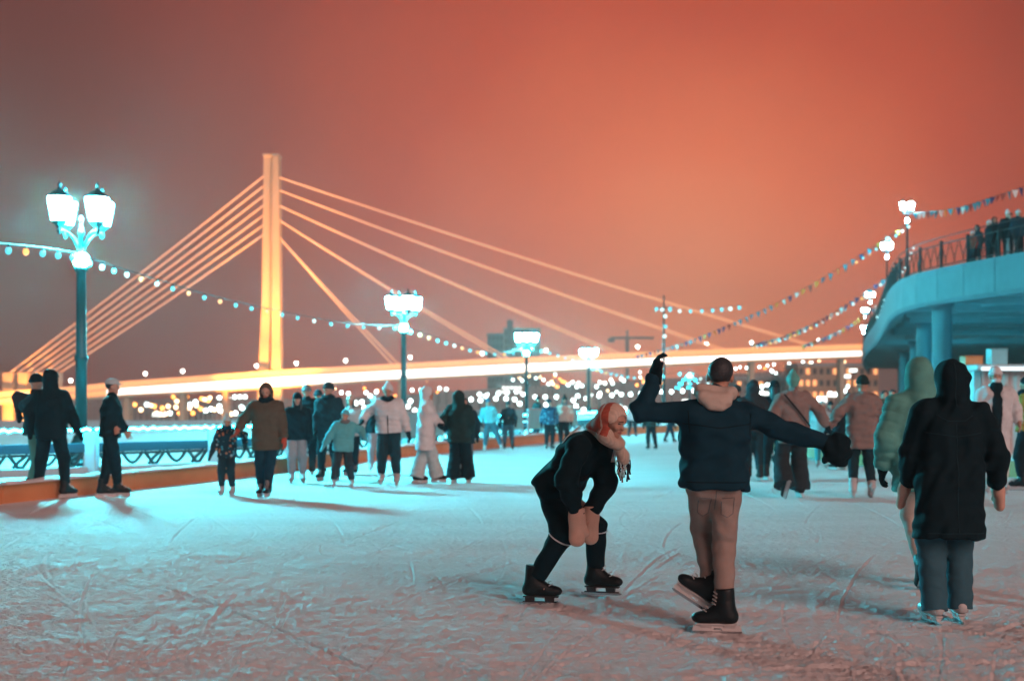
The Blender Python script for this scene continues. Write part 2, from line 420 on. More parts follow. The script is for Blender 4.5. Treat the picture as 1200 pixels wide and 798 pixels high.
# ------------------------------------------------------------------ the terrace on columns at the right
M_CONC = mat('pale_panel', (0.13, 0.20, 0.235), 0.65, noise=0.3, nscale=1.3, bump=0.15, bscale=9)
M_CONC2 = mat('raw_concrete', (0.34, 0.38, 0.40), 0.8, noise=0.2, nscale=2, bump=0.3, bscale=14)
ctrl = [(25.0, 30), (21.2, 40), (18.6, 50), (17.25, 58), (17.3, 63), (18.6, 70), (20.7, 79), (25.6, 100), (32.5, 131), (43.4, 176), (58, 232)]
def spline(P, n):
    out = []
    for i in range(len(P) - 1):
        p0 = Vector(P[max(i - 1, 0)]); p1 = Vector(P[i]); p2 = Vector(P[i + 1]); p3 = Vector(P[min(i + 2, len(P) - 1)])
        for k in range(n):
            t = k / n
            out.append(0.5 * ((2 * p1) + (p2 - p0) * t + (2 * p0 - 5 * p1 + 4 * p2 - p3) * t * t + (3 * p1 - p0 - 3 * p2 + p3) * t ** 3))
    out.append(Vector(P[-1])); return out
fine = spline(ctrl, 12)
def resample(P, step):
    out = [P[0].copy()]; acc = 0.0
    for i in range(len(P) - 1):
        seg = (P[i + 1] - P[i]).length; s = 0.0
        while acc + (seg - s) >= step:
            s += step - acc; out.append(P[i].lerp(P[i + 1], s / seg)); acc = 0.0
        acc += seg - s
    return out
edge = resample(fine, 2.4)
TZ = 6.66
def nrm2(P, i):
    t = P[min(i + 1, len(P) - 1)] - P[max(i - 1, 0)]; t = t.normalized(); return Vector((-t.y, t.x))     # towards the river
terr = thing('terrace', 'curved concrete terrace on round columns with pale panelled edge above the skaters', 'terrace', (20, 60, 0))
def child(o, p):
    o.location = -p.location; return o
mb = MB()
ins = [edge[i] - nrm2(edge, i) * 0.28 for i in range(len(edge))]
far_ = [(e.x + 60, e.y + (0 if k else 0)) for k, e in enumerate(edge)]
for z0, z1 in ((TZ - 0.55, TZ - 0.02),):
    n_ = len(ins); vs = [(p.x, p.y, z) for z in (z0, z1) for p in ins] + [(p[0], p[1], z) for z in (z0, z1) for p in far_]
    fs = []
    for i in range(n_ - 1):
        fs += [(i, i + 1, n_ + i + 1, n_ + i), (n_ + i, n_ + i + 1, 3 * n_ + i + 1, 3 * n_ + i), (i + 1, i, 2 * n_ + i, 2 * n_ + i + 1), (2 * n_ + i, 3 * n_ + i, 3 * n_ + i + 1, 2 * n_ + i + 1)]
    mb.add(vs, fs)
child(mb.build('deck_slab', M_CONC2, terr), terr)
for i in range(len(edge) - 1):                      # fascia panels with open joints
    a, b = edge[i], edge[i + 1]; t = (b - a).normalized(); nn = Vector((-t.y, t.x))
    a2, b2 = a + t * 0.022, b - t * 0.022
    out, inn = 0.06, -0.26
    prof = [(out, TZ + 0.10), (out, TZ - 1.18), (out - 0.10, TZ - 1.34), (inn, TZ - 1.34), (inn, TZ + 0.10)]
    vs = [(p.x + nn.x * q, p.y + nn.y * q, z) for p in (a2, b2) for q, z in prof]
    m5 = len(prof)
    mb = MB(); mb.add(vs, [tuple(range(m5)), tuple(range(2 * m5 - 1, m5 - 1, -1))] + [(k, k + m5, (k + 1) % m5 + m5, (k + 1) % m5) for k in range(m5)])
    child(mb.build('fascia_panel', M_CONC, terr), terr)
colpts = resample([fine[i] - nrm2(fine, i) * 2.0 for i in range(len(fine))], 9.0)
def column(x, y, r=0.42):
    z1 = TZ - 0.95
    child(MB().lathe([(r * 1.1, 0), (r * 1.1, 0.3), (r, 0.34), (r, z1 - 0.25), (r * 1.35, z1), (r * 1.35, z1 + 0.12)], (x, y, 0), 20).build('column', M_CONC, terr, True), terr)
for x, y in ((23.2, 44), (18.9, 62.5), (22.9, 79), (31.2, 110), (37.5, 136), (45.5, 166), (56, 205)): column(x, y)
for dy in (46, 57, 68, 80, 95):
    for dx in (9, 18): column(20 + dx + max(0, (dy - 70) * 0.28), dy, 0.36)
for k in range(11):                                 # cross beams and ribs under the deck
    y = 42 + k * 5.2
    xe = max((p.x for p in ins if abs(p.y - y) < 3.0), default=20)
    child(MB().box((xe + 0.4 + 30, y, TZ - 0.78), (60, 0.42, 0.46)).build('beam', M_CONC2, terr), terr)
for k in range(7):
    x = 22.5 + 3.6 * k
    y1 = max([p.y for p in ins if p.x < x - 0.6 and p.y > 55], default=70); y1 = min(y1, 107)
    child(MB().box((x, (37 + y1) / 2, TZ - 0.68), (0.3, y1 - 37, 0.26)).build('rib', M_CONC2, terr), terr)
child(MB().box((46, 75, 3.0), (0.4, 90, 6.0)).build('back_wall', M_CONC2, terr), terr)
M_TUBE = mat('fill_lamp_lens', (0.8, 0.8, 0.8), 0.4, emit=(0.008, 0.58, 0.82), estr=300.0)
for i, (x, y) in enumerate(((20.6, 53), (20.8, 66), (24.5, 59), (24.8, 76), (29.0, 68), (32, 92), (36, 118))):  # fill lamps added out of sight to light the terrace underside teal
    t = thing('fill_lamp', 'low teal fill lamp added out of sight among the terrace columns', 'fill_lamp', (x, y, -0.02), 0.3 * i, 'added fill lamps under the terrace')
    MB().box((0, 0, 0.11), (0.62, 0.46, 0.22), bev=0.02).build('housing', M_METAL, t)
    MB().box((0, 0, 0.226), (0.54, 0.38, 0.012)).build('lens', M_TUBE, t)
# railing on the terrace
rail = thing('terrace_railing', 'black ornamental iron railing running along the curved terrace edge', 'railing', (20, 60, TZ))
rp = [edge[i] - nrm2(edge, i) * 0.12 for i in range(len(edge))]
def rchild(o): o.location = -rail.location; return o
for i, p in enumerate(rp[:70]):
    rchild(MB().lathe([(0.07, TZ + 0.10), (0.07, TZ + 1.12), (0.10, TZ + 1.16), (0.03, TZ + 1.22)], (p.x, p.y, 0), 8).build('post', M_METAL, rail))
rchild(MB().tube([(p.x, p.y, TZ + 1.36) for p in rp[:70]], 0.022, 6).build('handrail', M_METAL, rail))
rchild(MB().tube([(p.x, p.y, TZ + 1.08) for p in rp[:70]], 0.028, 6).build('top_rail', M_METAL, rail))
rchild(MB().tube([(p.x, p.y, TZ + 0.22) for p in rp[:70]], 0.028, 6).build('bottom_rail', M_METAL, rail))
for i in range(44):
    a, b = rp[i], rp[i + 1]; mb = MB()
    def q(s, z): 
        w = a.lerp(b, s); return (w.x, w.y, TZ + z)
    for k in range(3):
        s0 = k / 3 + 0.03; s1 = (k + 1) / 3 - 0.03
        mb.tube([q(s0 + (s1 - s0) * j / 8, 0.24 + 0.62 * abs(math.cos(math.pi * j / 8)) ** 0.8) for j in range(9)], 0.017, 5)
        mb.tube([q(s0 + (s1 - s0) * j / 8, 1.04 - 0.5 * math.sin(math.pi * j / 8)) for j in range(9)], 0.017, 5)
    rchild(mb.build('ornament_grille', M_METAL, rail))

# terrace lamps: smaller, white collars
lampT = make_lamp('white-lit lantern lamp at the corner of the terrace, largest of its row', M_GLASS_FAR, M_COLLAR_FAR, 'lantern lamps along the terrace')
for i, (px, dd_, py_b, h, lb) in enumerate([(1072, 62.5, 320, 0, None), (1041, 79, 352, 0, 'second lantern lamp along the terrace from its corner'),
        (1025, 116, 396, 0, 'third lantern lamp along the terrace from its corner'), (1014.5, 139, 410, 0, 'fourth lantern lamp along the terrace from its corner'),
        (1009, 172, 420, 0, 'farthest small lantern lamp at the distant end of the terrace')]):
    o = lampT if i == 0 else copy_tree(lampT)
    k = min(range(len(fine)), key=lambda q: abs(fine[q].y - dd_)); pt = fine[k] - nrm2(fine, k) * 0.12
    o.location = (pt.x, pt.y, TZ - 0.02); o.scale = (0.45, 0.45, 0.6)
    if lb: o['label'] = lb
    o.rotation_euler.z = 0.4 * i

# ------------------------------------------------------------------ the cable-stayed bridge
M_STEEL = mat('bridge_paint', (0.62, 0.50, 0.34), 0.55, noise=0.06, nscale=0.4, bump=0.1, bscale=3)
M_LEDW = mat('bridge_led_strip', (0.8, 0.8, 0.8), 0.4, emit=(1.0, 0.80, 0.70), estr=3.0)
M_LEDO = mat('bridge_rail_light', (0.8, 0.6, 0.4), 0.4, emit=(1.0, 0.36, 0.07), estr=1.0)
M_CABLE = mat('glowing_cable', (0.7, 0.6, 0.5), 0.5, emit=(1.0, 0.27, 0.05), estr=0.75, sample=False)  # floodlight on the stays, put in as a glow of their own
def bd(px): return 222 + px * 0.030
bridge = thing('cable_stayed_bridge', 'floodlit orange cable-stayed footbridge with one tall pylon across the river', 'bridge', tuple(at(317, HZ, bd(317)))[:2] + (-3.0,))
def bpart(o): o.location = -bridge.location; return o
deck_px = [(-140, 480, 469), (0, 466, 474), (80, 460, 470), (150, 453, 464), (240, 446.5, 459.5), (330, 440, 454.5), (450, 433.5, 446.5), (590, 426, 439.5), (740, 419.5, 430.5), (880, 414, 424), (1000, 410, 419.5), (1120, 407, 416), (1300, 405, 413)]
DW = 2.2
def strip(name, m, topf, botf, y0, y1, lo_=-999, hi_=9999):
    ps = sorted([q for q in deck_px if lo_ <= q[0] <= hi_] + [(w, *[float(np.interp(w, [q[0] for q in deck_px], [q[k] for q in deck_px])) for k in (1, 2)]) for w in (lo_, hi_) if -140 < w < 1300])
    pts = [(at(px, topf(a, b), bd(px)), at(px, botf(a, b), bd(px))) for px, a, b in ps]
    mb = MB(); vs = []
    for hi, lo in pts: vs += [(hi.x, hi.y + y0, hi.z), (hi.x, hi.y + y1, hi.z), (lo.x, lo.y + y1, lo.z), (lo.x, lo.y + y0, lo.z)]
    fs = [(0, 1, 2, 3), tuple(len(vs) - 4 + k for k in (3, 2, 1, 0))]
    for i in range(len(pts) - 1):
        o = 4 * i
        for k in range(4): fs.append((o + k, o + (k + 1) % 4, o + 4 + (k + 1) % 4, o + 4 + k))
    mb.add(vs, fs); return bpart(mb.build(name, m, bridge))
strip('deck', M_STEEL, lambda a, b: a + 0.8, lambda a, b: b + 0.6, -DW, DW)
strip('edge_light_strip', M_LEDW, lambda a, b: a + 2.0, lambda a, b: b - 2.2, -DW - 0.16, -DW - 0.03, 130)
strip('edge_light_strip', M_LEDO, lambda a, b: a + 2.0, lambda a, b: b - 2.2, -DW - 0.16, -DW - 0.03, -999, 129)
strip('parapet', M_LEDO, lambda a, b: a - 6.2, lambda a, b: a - 0.4, -DW - 0.1, -DW + 0.05)
strip('rear_parapet', M_LEDO, lambda a, b: a - 6.0, lambda a, b: a - 0.4, DW - 0.1, DW + 0.05)
for px in (48, 150, 215, 265, 470, 690, 880, 985):
    a, b = np.interp(px, [q[0] for q in deck_px], [q[1] for q in deck_px]), np.interp(px, [q[0] for q in deck_px], [q[2] for q in deck_px])
    top = at(px, b + 0.8, bd(px))
    bpart(MB().box((top.x, top.y, (top.z - 3.4) / 2), (0.85, 2.6, top.z + 3.4), bev=0.06).build('pier', M_STEEL, bridge))
dpy = bd(317)
def leg(name, prof, y0, y1):
    poly = [((px - 600) / FPX * dpy, EYE - (py - HZ) / FPX * dpy) for px, py in prof]
    return bpart(MB().prism(poly, dpy + y0, dpy + y1).build(name, M_STEEL, bridge))
leg('pylon_leg', [(310.2, 185), (321.2, 185), (319.0, 355), (316.0, 425), (315.2, 503), (302.0, 503), (304.0, 440), (308.0, 355)], -1.1, 1.5)
leg('pylon_leg', [(321.8, 186), (328.2, 186), (329.5, 300), (331.5, 503), (319.6, 503), (320.2, 425)], -1.9, 1.0)
bpart(MB().box(tuple(at(319, 183.6, dpy)), (2.7, 3.0, 0.5), bev=0.08).build('pylon_cap', M_STEEL, bridge))
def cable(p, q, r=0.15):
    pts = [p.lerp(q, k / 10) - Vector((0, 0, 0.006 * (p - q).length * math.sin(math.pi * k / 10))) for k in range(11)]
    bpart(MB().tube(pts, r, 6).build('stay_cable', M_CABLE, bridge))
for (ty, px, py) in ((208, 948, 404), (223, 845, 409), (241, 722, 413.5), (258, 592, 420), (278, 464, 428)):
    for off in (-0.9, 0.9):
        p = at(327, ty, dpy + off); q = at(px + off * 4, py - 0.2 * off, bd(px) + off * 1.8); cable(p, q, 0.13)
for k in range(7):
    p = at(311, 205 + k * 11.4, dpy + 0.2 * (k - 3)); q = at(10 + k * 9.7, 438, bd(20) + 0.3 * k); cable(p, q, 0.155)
for k in range(4):
    q = at(10 + k * 18, 437, bd(20)); mb = MB()
    mb.box((q.x, q.y + 0.4, (q.z - 3.2) / 2 + 0.1), (1.5, 2.4, q.z + 3.2), bev=0.08); bpart(mb.build('anchor_block', M_STEEL, bridge))
# floodlights that wash the pylon and the cable anchors; the cables glow by themselves
M_FLOOD = mat('lit_flood_lens', (0.8, 0.7, 0.5), 0.3, emit=(1.0, 0.5, 0.15), estr=6.0, sample=False)
def flood(loc, aim, power, cone, label, col=(1.0, 0.33, 0.06)):
    t = thing('floodlight', label, 'floodlight', loc, 0, 'floodlights washing the bridge')
    R = (Vector(aim) - Vector(loc)).to_track_quat('-Z', 'Y').to_matrix()
    MB().box((0, 0, 0.12), (0.6, 0.45, 0.2), M=None, bev=0.03).build('housing', M_METAL, t).rotation_euler = R.to_euler()
    MB().box((0, 0, 0.012), (0.5, 0.36, 0.012)).build('lens', M_FLOOD, t).rotation_euler = R.to_euler()
    L = bpy.data.lights.new('flood_lamp', 'SPOT'); L.energy = power; L.color = col; L.spot_size = math.radians(cone); L.spot_blend = 0.7; L.shadow_soft_size = 0.25
    o = bpy.data.objects.new('flood_lamp', L); COL.objects.link(o); adopt(o, t)
    d_ = (Vector(aim) - Vector(loc)).normalized(); o.location = d_ * 0.12; o.rotation_euler = R.to_euler()
pz = Vector(at(318, 440, dpy))
for (dx, dy, tz, pw, cone) in ((6, -10, 16, 60000, 75), (-7, -10, 12, 34000, 75), (1, -16, 30, 100000, 46), (9, -12, 36, 85000, 40)):
    flood((pz.x + dx, pz.y + dy, -2.6), (pz.x, pz.y, tz), pw, cone, 'orange floodlight on the river ice aimed up at the bridge pylon')
flood((pz.x - 33, pz.y - 16, -2.4), (pz.x - 40, pz.y - 6, 3.0), 26000, 95, 'orange floodlight on the river ice aimed at the cable anchors')
# deck lamps
M_BL = mat('lit_bridge_globe', (0.8, 0.8, 0.8), 0.4, emit=(1.0, 0.90, 0.80), estr=14.0, sample=False)
lamp_me = None
for px in (80, 168, 212, 299, 346, 404, 480, 565, 640, 748, 829, 882, 961, 1060):
    a = float(np.interp(px, [q[0] for q in deck_px], [q[1] for q in deck_px]))
    b_ = at(px, a, bd(px)); 
    if lamp_me is None:
        mb = MB().lathe([(0.10, 0), (0.07, 0.5), (0.06, 1.6), (0.10, 1.62), (0.26, 1.8), (0.28, 1.98), (0.16, 2.14), (0.0, 2.18)], n=8, mis=[0, 0, 0, 1, 1, 1, 1])
        o = mb.build('bridge_lamp', [M_STEEL, M_BL]); lamp_me = o.data
    else:
        o = bpy.data.objects.new('bridge_lamp', lamp_me); COL.objects.link(o)
    o.location = (b_.x, b_.y + 1.2, b_.z + 0.0)
    tag(o, 'small globe lamp post standing on the bridge deck', 'street lamp', 'lamp posts along the bridge deck')

# ------------------------------------------------------------------ far bank: lights, buildings, crane, trees
M_FW = [mat('far_white_lamp', (0.8, 0.8, 0.8), 0.4, emit=(0.78, 1.0, 0.98), estr=11, sample=False),
        mat('far_warm_lamp', (0.8, 0.7, 0.5), 0.4, emit=(1.0, 0.62, 0.33), estr=8, sample=False),
        mat('far_orange_lamp', (0.8, 0.6, 0.3), 0.4, emit=(1.0, 0.32, 0.05), estr=7, sample=False),
        mat('far_teal_lamp', (0.5, 0.8, 0.8), 0.4, emit=(0.08, 0.85, 0.9), estr=8, sample=False)]
FLAB = ['small white street light glowing on the far bank below the bridge', 'small warm yellow street light glowing on the far bank below the bridge',
        'small orange street light glowing on the far bank below the bridge', 'small teal light glowing on the far bank below the bridge']
FGRP = ['white lights across the river', 'warm lights across the river', 'orange lights across the river', 'teal lights across the river']
far_me = {}
def far_light(px, py, kind, r=0.38):
    d_ = 268.0
    while d_ < 880:                      # walk out along the line of sight to where a lamp of some 4 m stands on the slope
        p = at(px, py, d_); zb = hill_z(p.x, p.y)
        if p.z - zb < 4.2: break
        d_ += 3.0
    hh = max(1.5, min(9.0, p.z - zb)); hh = round(hh * 2) / 2
    key = (kind, hh, r)
    if key not in far_me:
        mb = MB().lathe([(0.09, 0), (0.06, hh - r), (r * 0.6, hh - r * 0.85), (r, hh - r * 0.25), (r, hh + r * 0.25), (r * 0.6, hh + r * 0.85), (0, hh + r)], n=8, mis=[0, 1, 1, 1, 1, 1])
        o = mb.build('street_light', [M_METAL, M_FW[kind]]); far_me[key] = o.data
    else:
        o = bpy.data.objects.new('street_light', far_me[key]); COL.objects.link(o)
    o.location = (p.x, p.y, p.z - hh)
    tag(o, FLAB[kind], 'street light', FGRP[kind])
fl = [(152, 473, 2), (158, 474, 2), (172, 474, 0), (177, 475, 1), (183, 484, 1), (188, 485, 1), (194, 485, 1), (199, 484, 0), (197, 476, 1), (203, 465, 2), (206, 477, 1), (214, 473, 1), (215, 480, 0), (219, 465, 2), (223, 474, 0), (222, 478, 1),
      (229, 471, 0), (230, 475, 1), (236, 467, 2), (240, 468, 1), (244, 469, 2), (246, 466, 1), (257, 466, 0), (268, 466, 0), (275, 465, 0), (281, 465, 0), (287, 465, 0), (241, 481, 0), (247, 479, 0), (257, 476, 0), (258, 481, 0), (283, 477, 0), (284, 478, 0), (276, 484, 0), (271, 485, 1),
      (165, 480, 1), (190, 478, 2), (210, 484, 2), (226, 484, 2), (251, 480, 1), (262, 484, 1), (235, 479, 2), (207, 470, 1), (181, 476, 2)]
for x, y, k in fl: far_light(x, y, k)
more = [(400, 460, 0), (408, 461, 0), (417, 472, 0), (424, 471, 0), (418, 479, 0), (427, 478, 0), (429, 460, 0), (434, 464, 0), (441, 459, 0), (427, 455, 2), (442, 458, 2), (494, 459, 2), (500, 447, 2), (483, 457, 0), (493, 457, 0), (515, 455, 0), (523, 456, 0), (481, 470, 0), (486, 481, 0), (478, 476, 0),
        (552, 468, 0), (562, 462, 0), (569, 464, 0), (563, 469, 0), (559, 483, 0), (581, 467, 0), (584, 461, 0), (594, 460, 0), (593, 467, 0), (603, 468, 0), (605, 459, 0), (609, 473, 0), (616, 482, 0), (613, 462, 0), (620, 441, 1), (609, 443, 1), (601, 445, 0), (612, 446, 0), (604, 450, 0),
        (628, 443, 0), (637, 445, 0), (633, 442, 1), (643, 450, 0), (650, 441, 2), (656, 444, 2), (659, 447, 2), (653, 453, 2), (662, 448, 2), (648, 450, 1), (666, 451, 0), (671, 448, 0), (678, 449, 0), (676, 453, 0), (682, 452, 0), (699, 453, 0), (703, 448, 0), (709, 449, 0), (716, 445, 0), (718, 449, 0), (728, 444, 0), (731, 446, 0),
        (627, 465, 0), (639, 465, 0), (652, 465, 0), (672, 469, 0), (677, 464, 0), (687, 467, 0), (692, 463, 0), (702, 464, 0), (703, 461, 0), (717, 463, 0), (728, 462, 0), (739, 462, 0), (751, 461, 0), (640, 474, 0), (637, 481, 0), (673, 480, 0), (684, 480, 0), (675, 476, 0), (732, 479, 0), (745, 479, 0),
        (775, 459, 0), (787, 459, 0), (800, 458, 0), (813, 458, 0), (862, 432, 0), (875, 431, 0), (877, 437, 1), (890, 430, 0), (905, 435, 0), (907, 427, 0), (925, 426, 0), (941, 424, 0), (949, 425, 1), (951, 425, 0), (960, 423, 1), (965, 429, 2), (973, 428, 2), (985, 424, 0), (990, 424, 1), (997, 430, 0), (904, 434, 0), (888, 453, 0),
        (893, 453, 0), (899, 451, 0), (903, 451, 0), (909, 452, 0), (885, 455, 0), (887, 461, 0), (893, 460, 0), (888, 466, 0), (985, 439, 0), (992, 437, 0), (999, 439, 0), (994, 446, 1), (973, 461, 0), (979, 462, 0), (960, 467, 0), (966, 467, 0), (985, 465, 0), (990, 458, 0), (993, 453, 0), (950, 470, 0), (982, 440, 1), (978, 443, 1), (1003, 428, 2), (1006, 442, 2), (958, 440, 2), (936, 430, 2)]
for x, y, k in more: far_light(x, y, k)
rr = random.Random(5)
for _ in range(26): far_light(rr.uniform(640, 1008), rr.uniform(427, 452), rr.choice([0, 0, 1, 2, 2, 3]), 0.34)
for _ in range(14):
    far_light(rr.uniform(330, 860), rr.uniform(446, 484) - 0.012 * 0, rr.choice([0, 0, 0, 1, 2]), 0.24)

def far_building(name, label, cat, px0, px1, py0, py1, d_, depth, m, floors=0, cols=0, lit=None, lit_p=0.4, seed=1, zb=None):
    a, b = at(px0, py0, d_), at(px1, py1, d_)
    w, h = b.x - a.x, a.z - b.z
    base = b.z if zb is None else zb; h = a.z - base
    t = thing(name, label, cat, ((a.x + b.x) / 2, d_, base))
    MB().box((0, depth / 2, h / 2), (w, depth, h), bev=0.1).build('wall', m, t)
    MB().box((0, depth / 2, h + 0.35), (w + 0.5, depth + 0.5, 0.7), bev=0.05).build('roof', M_CONC2, t)
    r_ = random.Random(seed)
    for f in range(floors):
        for c in range(cols):
            if lit is None or r_.random() > lit_p: mm = M_DARKWIN
            else: mm = lit
            MB().box(((c + 0.5) / cols * w - w / 2, -0.04, (f + 0.55) / floors * h), (w / cols * 0.55, 0.06, h / floors * 0.5)).build('window', mm, t)
    return t
M_DARKWIN = mat('dark_pane', (0.03, 0.03, 0.035), 0.2)
M_TOWER = mat('tower_facade', (0.10, 0.13, 0.14), 0.7, noise=0.1, nscale=0.2)
M_OWIN = mat('warm_window', (0.8, 0.6, 0.3), 0.5, emit=(1.0, 0.36, 0.10), estr=1.5, sample=False)
M_WWIN = mat('white_window', (0.8, 0.8, 0.8), 0.5, emit=(0.9, 1.0, 0.95), estr=3.0, sample=False)
tb = far_building('tower_block', 'dark hazy tower block with a stepped top and mast beyond the bridge', 'tower block', 571, 590, 392, 470, 640, 18, M_TOWER, 8, 4)
MB().box((6.5, 9, 31.5), (2.6, 2.6, 11)).build('mast', M_TOWER, tb)
far_building('tower_block', 'paler hazy tower block right behind the third lantern lamp post', 'tower block', 590.5, 633, 386, 470, 690, 20, mat('tower_facade_pale', (0.16, 0.21, 0.22), 0.7, noise=0.1, nscale=0.2), 9, 7, seed=3)
far_building('shopping_hall', 'long low hall with warm lit windows on the far bank beside the terrace', 'building', 935, 1030, 429, 470, 330, 14, mat('hall_facade', (0.42, 0.26, 0.16), 0.7), 3, 12, M_OWIN, 0.42, 4)
far_building('apartment_house', 'low house with orange lit windows on the far bank under the small hat skaters', 'building', 862, 930, 445, 474, 345, 12, mat('house_facade', (0.25, 0.18, 0.15), 0.7), 3, 8, M_OWIN, 0.35, 6)
far_building('river_kiosk', 'small white lit building on the far bank behind the third lantern lamp post', 'building', 583, 612, 452, 462, 330, 8, mat('kiosk_facade', (0.5, 0.5, 0.5), 0.7), 2, 6, M_WWIN, 0.8, 9)
for i, (px, py, w) in enumerate(((964, 470, 11), (975, 463, 12), (992, 441, 11), (1000, 434, 10), (898, 461, 7), (803, 470, 8), (186, 486, 16))):
    p = at(px, py, 300); t = thing('lit_sign', ('long white lit sign glowing on the far bank among the street lights'), 'sign', (p.x, p.y, p.z), 0, 'white lit signs across the river')
    MB().box((0, 0.2, 0), (w / FPX * 300, 0.25, 0.9), bev=0.04).build('frame', M_METAL, t)
    MB().box((0, 0.06, 0), (w / FPX * 300 - 0.2, 0.03, 0.7)).build('panel', M_WWIN, t)
    MB().box((0, 0.2, -3), (0.2, 0.2, 5.1)).build('post', M_METAL, t)
# tower crane
cb = at(735, 470, 560); ct = at(735, 396, 560); hC = ct.z - cb.z
t = thing('tower_crane', 'thin dark tower crane standing far off behind the bridge cables', 'crane', tuple(cb))
MB().box((0, 0, hC / 2), (1.2, 1.2, hC)).build('mast', M_TOWER, t)
MB().box((2, 0, hC), (17, 0.9, 0.9)).build('jib', M_TOWER, t)
MB().box((-6.2, 0, hC - 0.9), (2.6, 1.3, 1.6), bev=0.1).build('counterweight', M_TOWER, t)
MB().box((0, 0, hC + 1.6), (0.7, 0.7, 3.2)).build('peak', M_TOWER, t)
# bare trees on the far bank
M_BARK = mat('bark', (0.06, 0.045, 0.04), 0.9, noise=0.3)
def bare_tree(px, py, dd_, hpx, label, seed, group):
    b = at(px, py, dd_); H = hpx / FPX * dd_; r = random.Random(seed)
    t = thing('bare_tree', label, 'tree', tuple(b), r.uniform(0, 6), group)
    MB().tube([(0, 0, -1), (0.1, 0, H * 0.2), (-0.05, 0.1, H * 0.45), (0, 0, H * 0.7)], [H * 0.03, H * 0.024, H * 0.016, H * 0.007], 7).build('trunk', M_BARK, t, True)
    mb = MB()
    def br(p, dirv, L, rad, lev):
        q = p + dirv * L; mid = p.lerp(q, 0.5) + Vector((r.uniform(-1, 1), r.uniform(-1, 1), r.uniform(-.3, 1))) * L * 0.08
        mb.tube([p, mid, q], [rad, rad * 0.8, rad * 0.55], 4)
        if lev <= 0: return
        for _ in range(4):
            dv = (dirv + Vector((r.uniform(-1, 1), r.uniform(-1, 1), r.uniform(-.5, .9))) * 0.85).normalized()
            br(p.lerp(q, r.uniform(0.35, 1.0)), dv, L * r.uniform(0.5, 0.72), rad * 0.5, lev - 1)
    for k in range(11):
        a = r.uniform(0, 2 * math.pi); z = H * r.uniform(0.22, 0.68)
        br(Vector((0, 0, z)), Vector((math.cos(a), math.sin(a), r.uniform(0.4, 1.1))).normalized(), H * 0.26, H * 0.009, 3)
    mb.build('crown', M_BARK, t)
bare_tree(919, 474, 300, 52, 'bare dark tree in front of the lit hall on the far bank', 3, 'bare trees across the river')
bare_tree(846, 472, 320, 32, 'smaller bare tree on the far bank left of the lit houses', 4, 'bare trees across the river')
# pole with teal bulbs at the far end of the rink
M_BTL = mat('teal_pole_lamp', (0.4, 0.8, 0.8), 0.3, emit=(0.005, 0.66, 0.9), estr=1400.0)
M_BTT = mat('tree_bulb', (0.4, 0.8, 0.8), 0.3, emit=(0.01, 0.70, 0.95), estr=9.0)
M_BT = mat('teal_bulb', (0.4, 0.8, 0.8), 0.3, emit=(0.0, 0.46, 0.62), estr=1.5, sample=False)
M_BW = mat('white_bulb', (0.8, 0.8, 0.8), 0.3, emit=(0.75, 1.0, 0.97), estr=1.3, sample=False)
M_BO = mat('orange_bulb', (0.8, 0.6, 0.3), 0.3, emit=(1.0, 0.36, 0.06), estr=1.6, sample=False)
def light_pole(px, dd_, H):
    t = thing('light_pole', 'pole topped by a bright cluster of teal bulbs beyond the far end of the rink', 'light pole', ((px - 600) / FPX * dd_, dd_, -0.03))
    MB().lathe([(0.12, 0), (0.09, 0.4), (0.05, H * 0.6), (0.05, H)], n=8).build('pole', M_METAL, t)
    MB().sphere((0, 0, H + 0.12), 0.14, 10).build('lamp', M_BTL, t)
    r = random.Random(8)
    for k in range(6):
        a = k * math.pi / 3 + 0.3; L = r.uniform(0.8, 1.2)
        pts = [Vector((math.cos(a) * L * s, math.sin(a) * L * s, H + 0.1 - 0.85 * s ** 1.6)) for s in (0.0, 0.25, 0.5, 0.75, 1.0)]
        MB().tube(pts, 0.012, 5).build('branch', M_METAL, t)
        for p in pts[1:]: MB().sphere(p, r.uniform(0.06, 0.09), 8).build('bulb', M_BTT if r.random() < 0.7 else M_BW, t)
light_pole(808, 105, 3.0)

# ------------------------------------------------------------------ light strings and bunting
bulb_me = None
def along(path, n):
    P = [at(*p) for p in path]; fine_ = spline([tuple(p) for p in P], 14)
    L = [0]; 
    for i in range(len(fine_) - 1): L.append(L[-1] + (fine_[i + 1] - fine_[i]).length)
    out = []
    for k in range(n):
        s = (k + 0.5) / n * L[-1]; i = min(max(np.searchsorted(L, s) - 1, 0), len(fine_) - 2)
        out.append(fine_[i].lerp(fine_[i + 1], (s - L[i]) / max(1e-6, L[i + 1] - L[i])))
    return fine_, out
bulb_cache = {}
def string_lights(path, n, label, r=0.062, seed=0, pal='TOTWTOT'):
    f_, b_ = along(path, n)
    t = thing('string_lights', label, 'string lights', tuple(f_[0]), 0, 'light strings between the lamp posts'); o0 = f_[0]
    MB().tube([p - o0 for p in f_], 0.011, 5).build('cable', M_METAL, t, True)
    rr = random.Random(seed)
    for k, p in enumerate(b_):
        c = pal[(k * 3 + rr.randint(0, 2)) % len(pal)]
        if (c, r) not in bulb_cache:
            me = MB().lathe([(0.02, -0.01), (0.022, -0.045), (r * 0.6, -0.06), (r, -0.06 - r * 0.7), (r * 0.85, -0.06 - r * 1.5), (r * 0.3, -0.06 - r * 2.0)], n=8, mis=[0, 0, 1, 1, 1]).build('bulb', [M_METAL, {'T': M_BT, 'W': M_BW, 'O': M_BO}[c]], t, True)
            bulb_cache[(c, r)] = me.data; o = me
        else:
            o = bpy.data.objects.new('bulb', bulb_cache[(c, r)]); COL.objects.link(o); adopt(o, t)
        o.location = p - o0
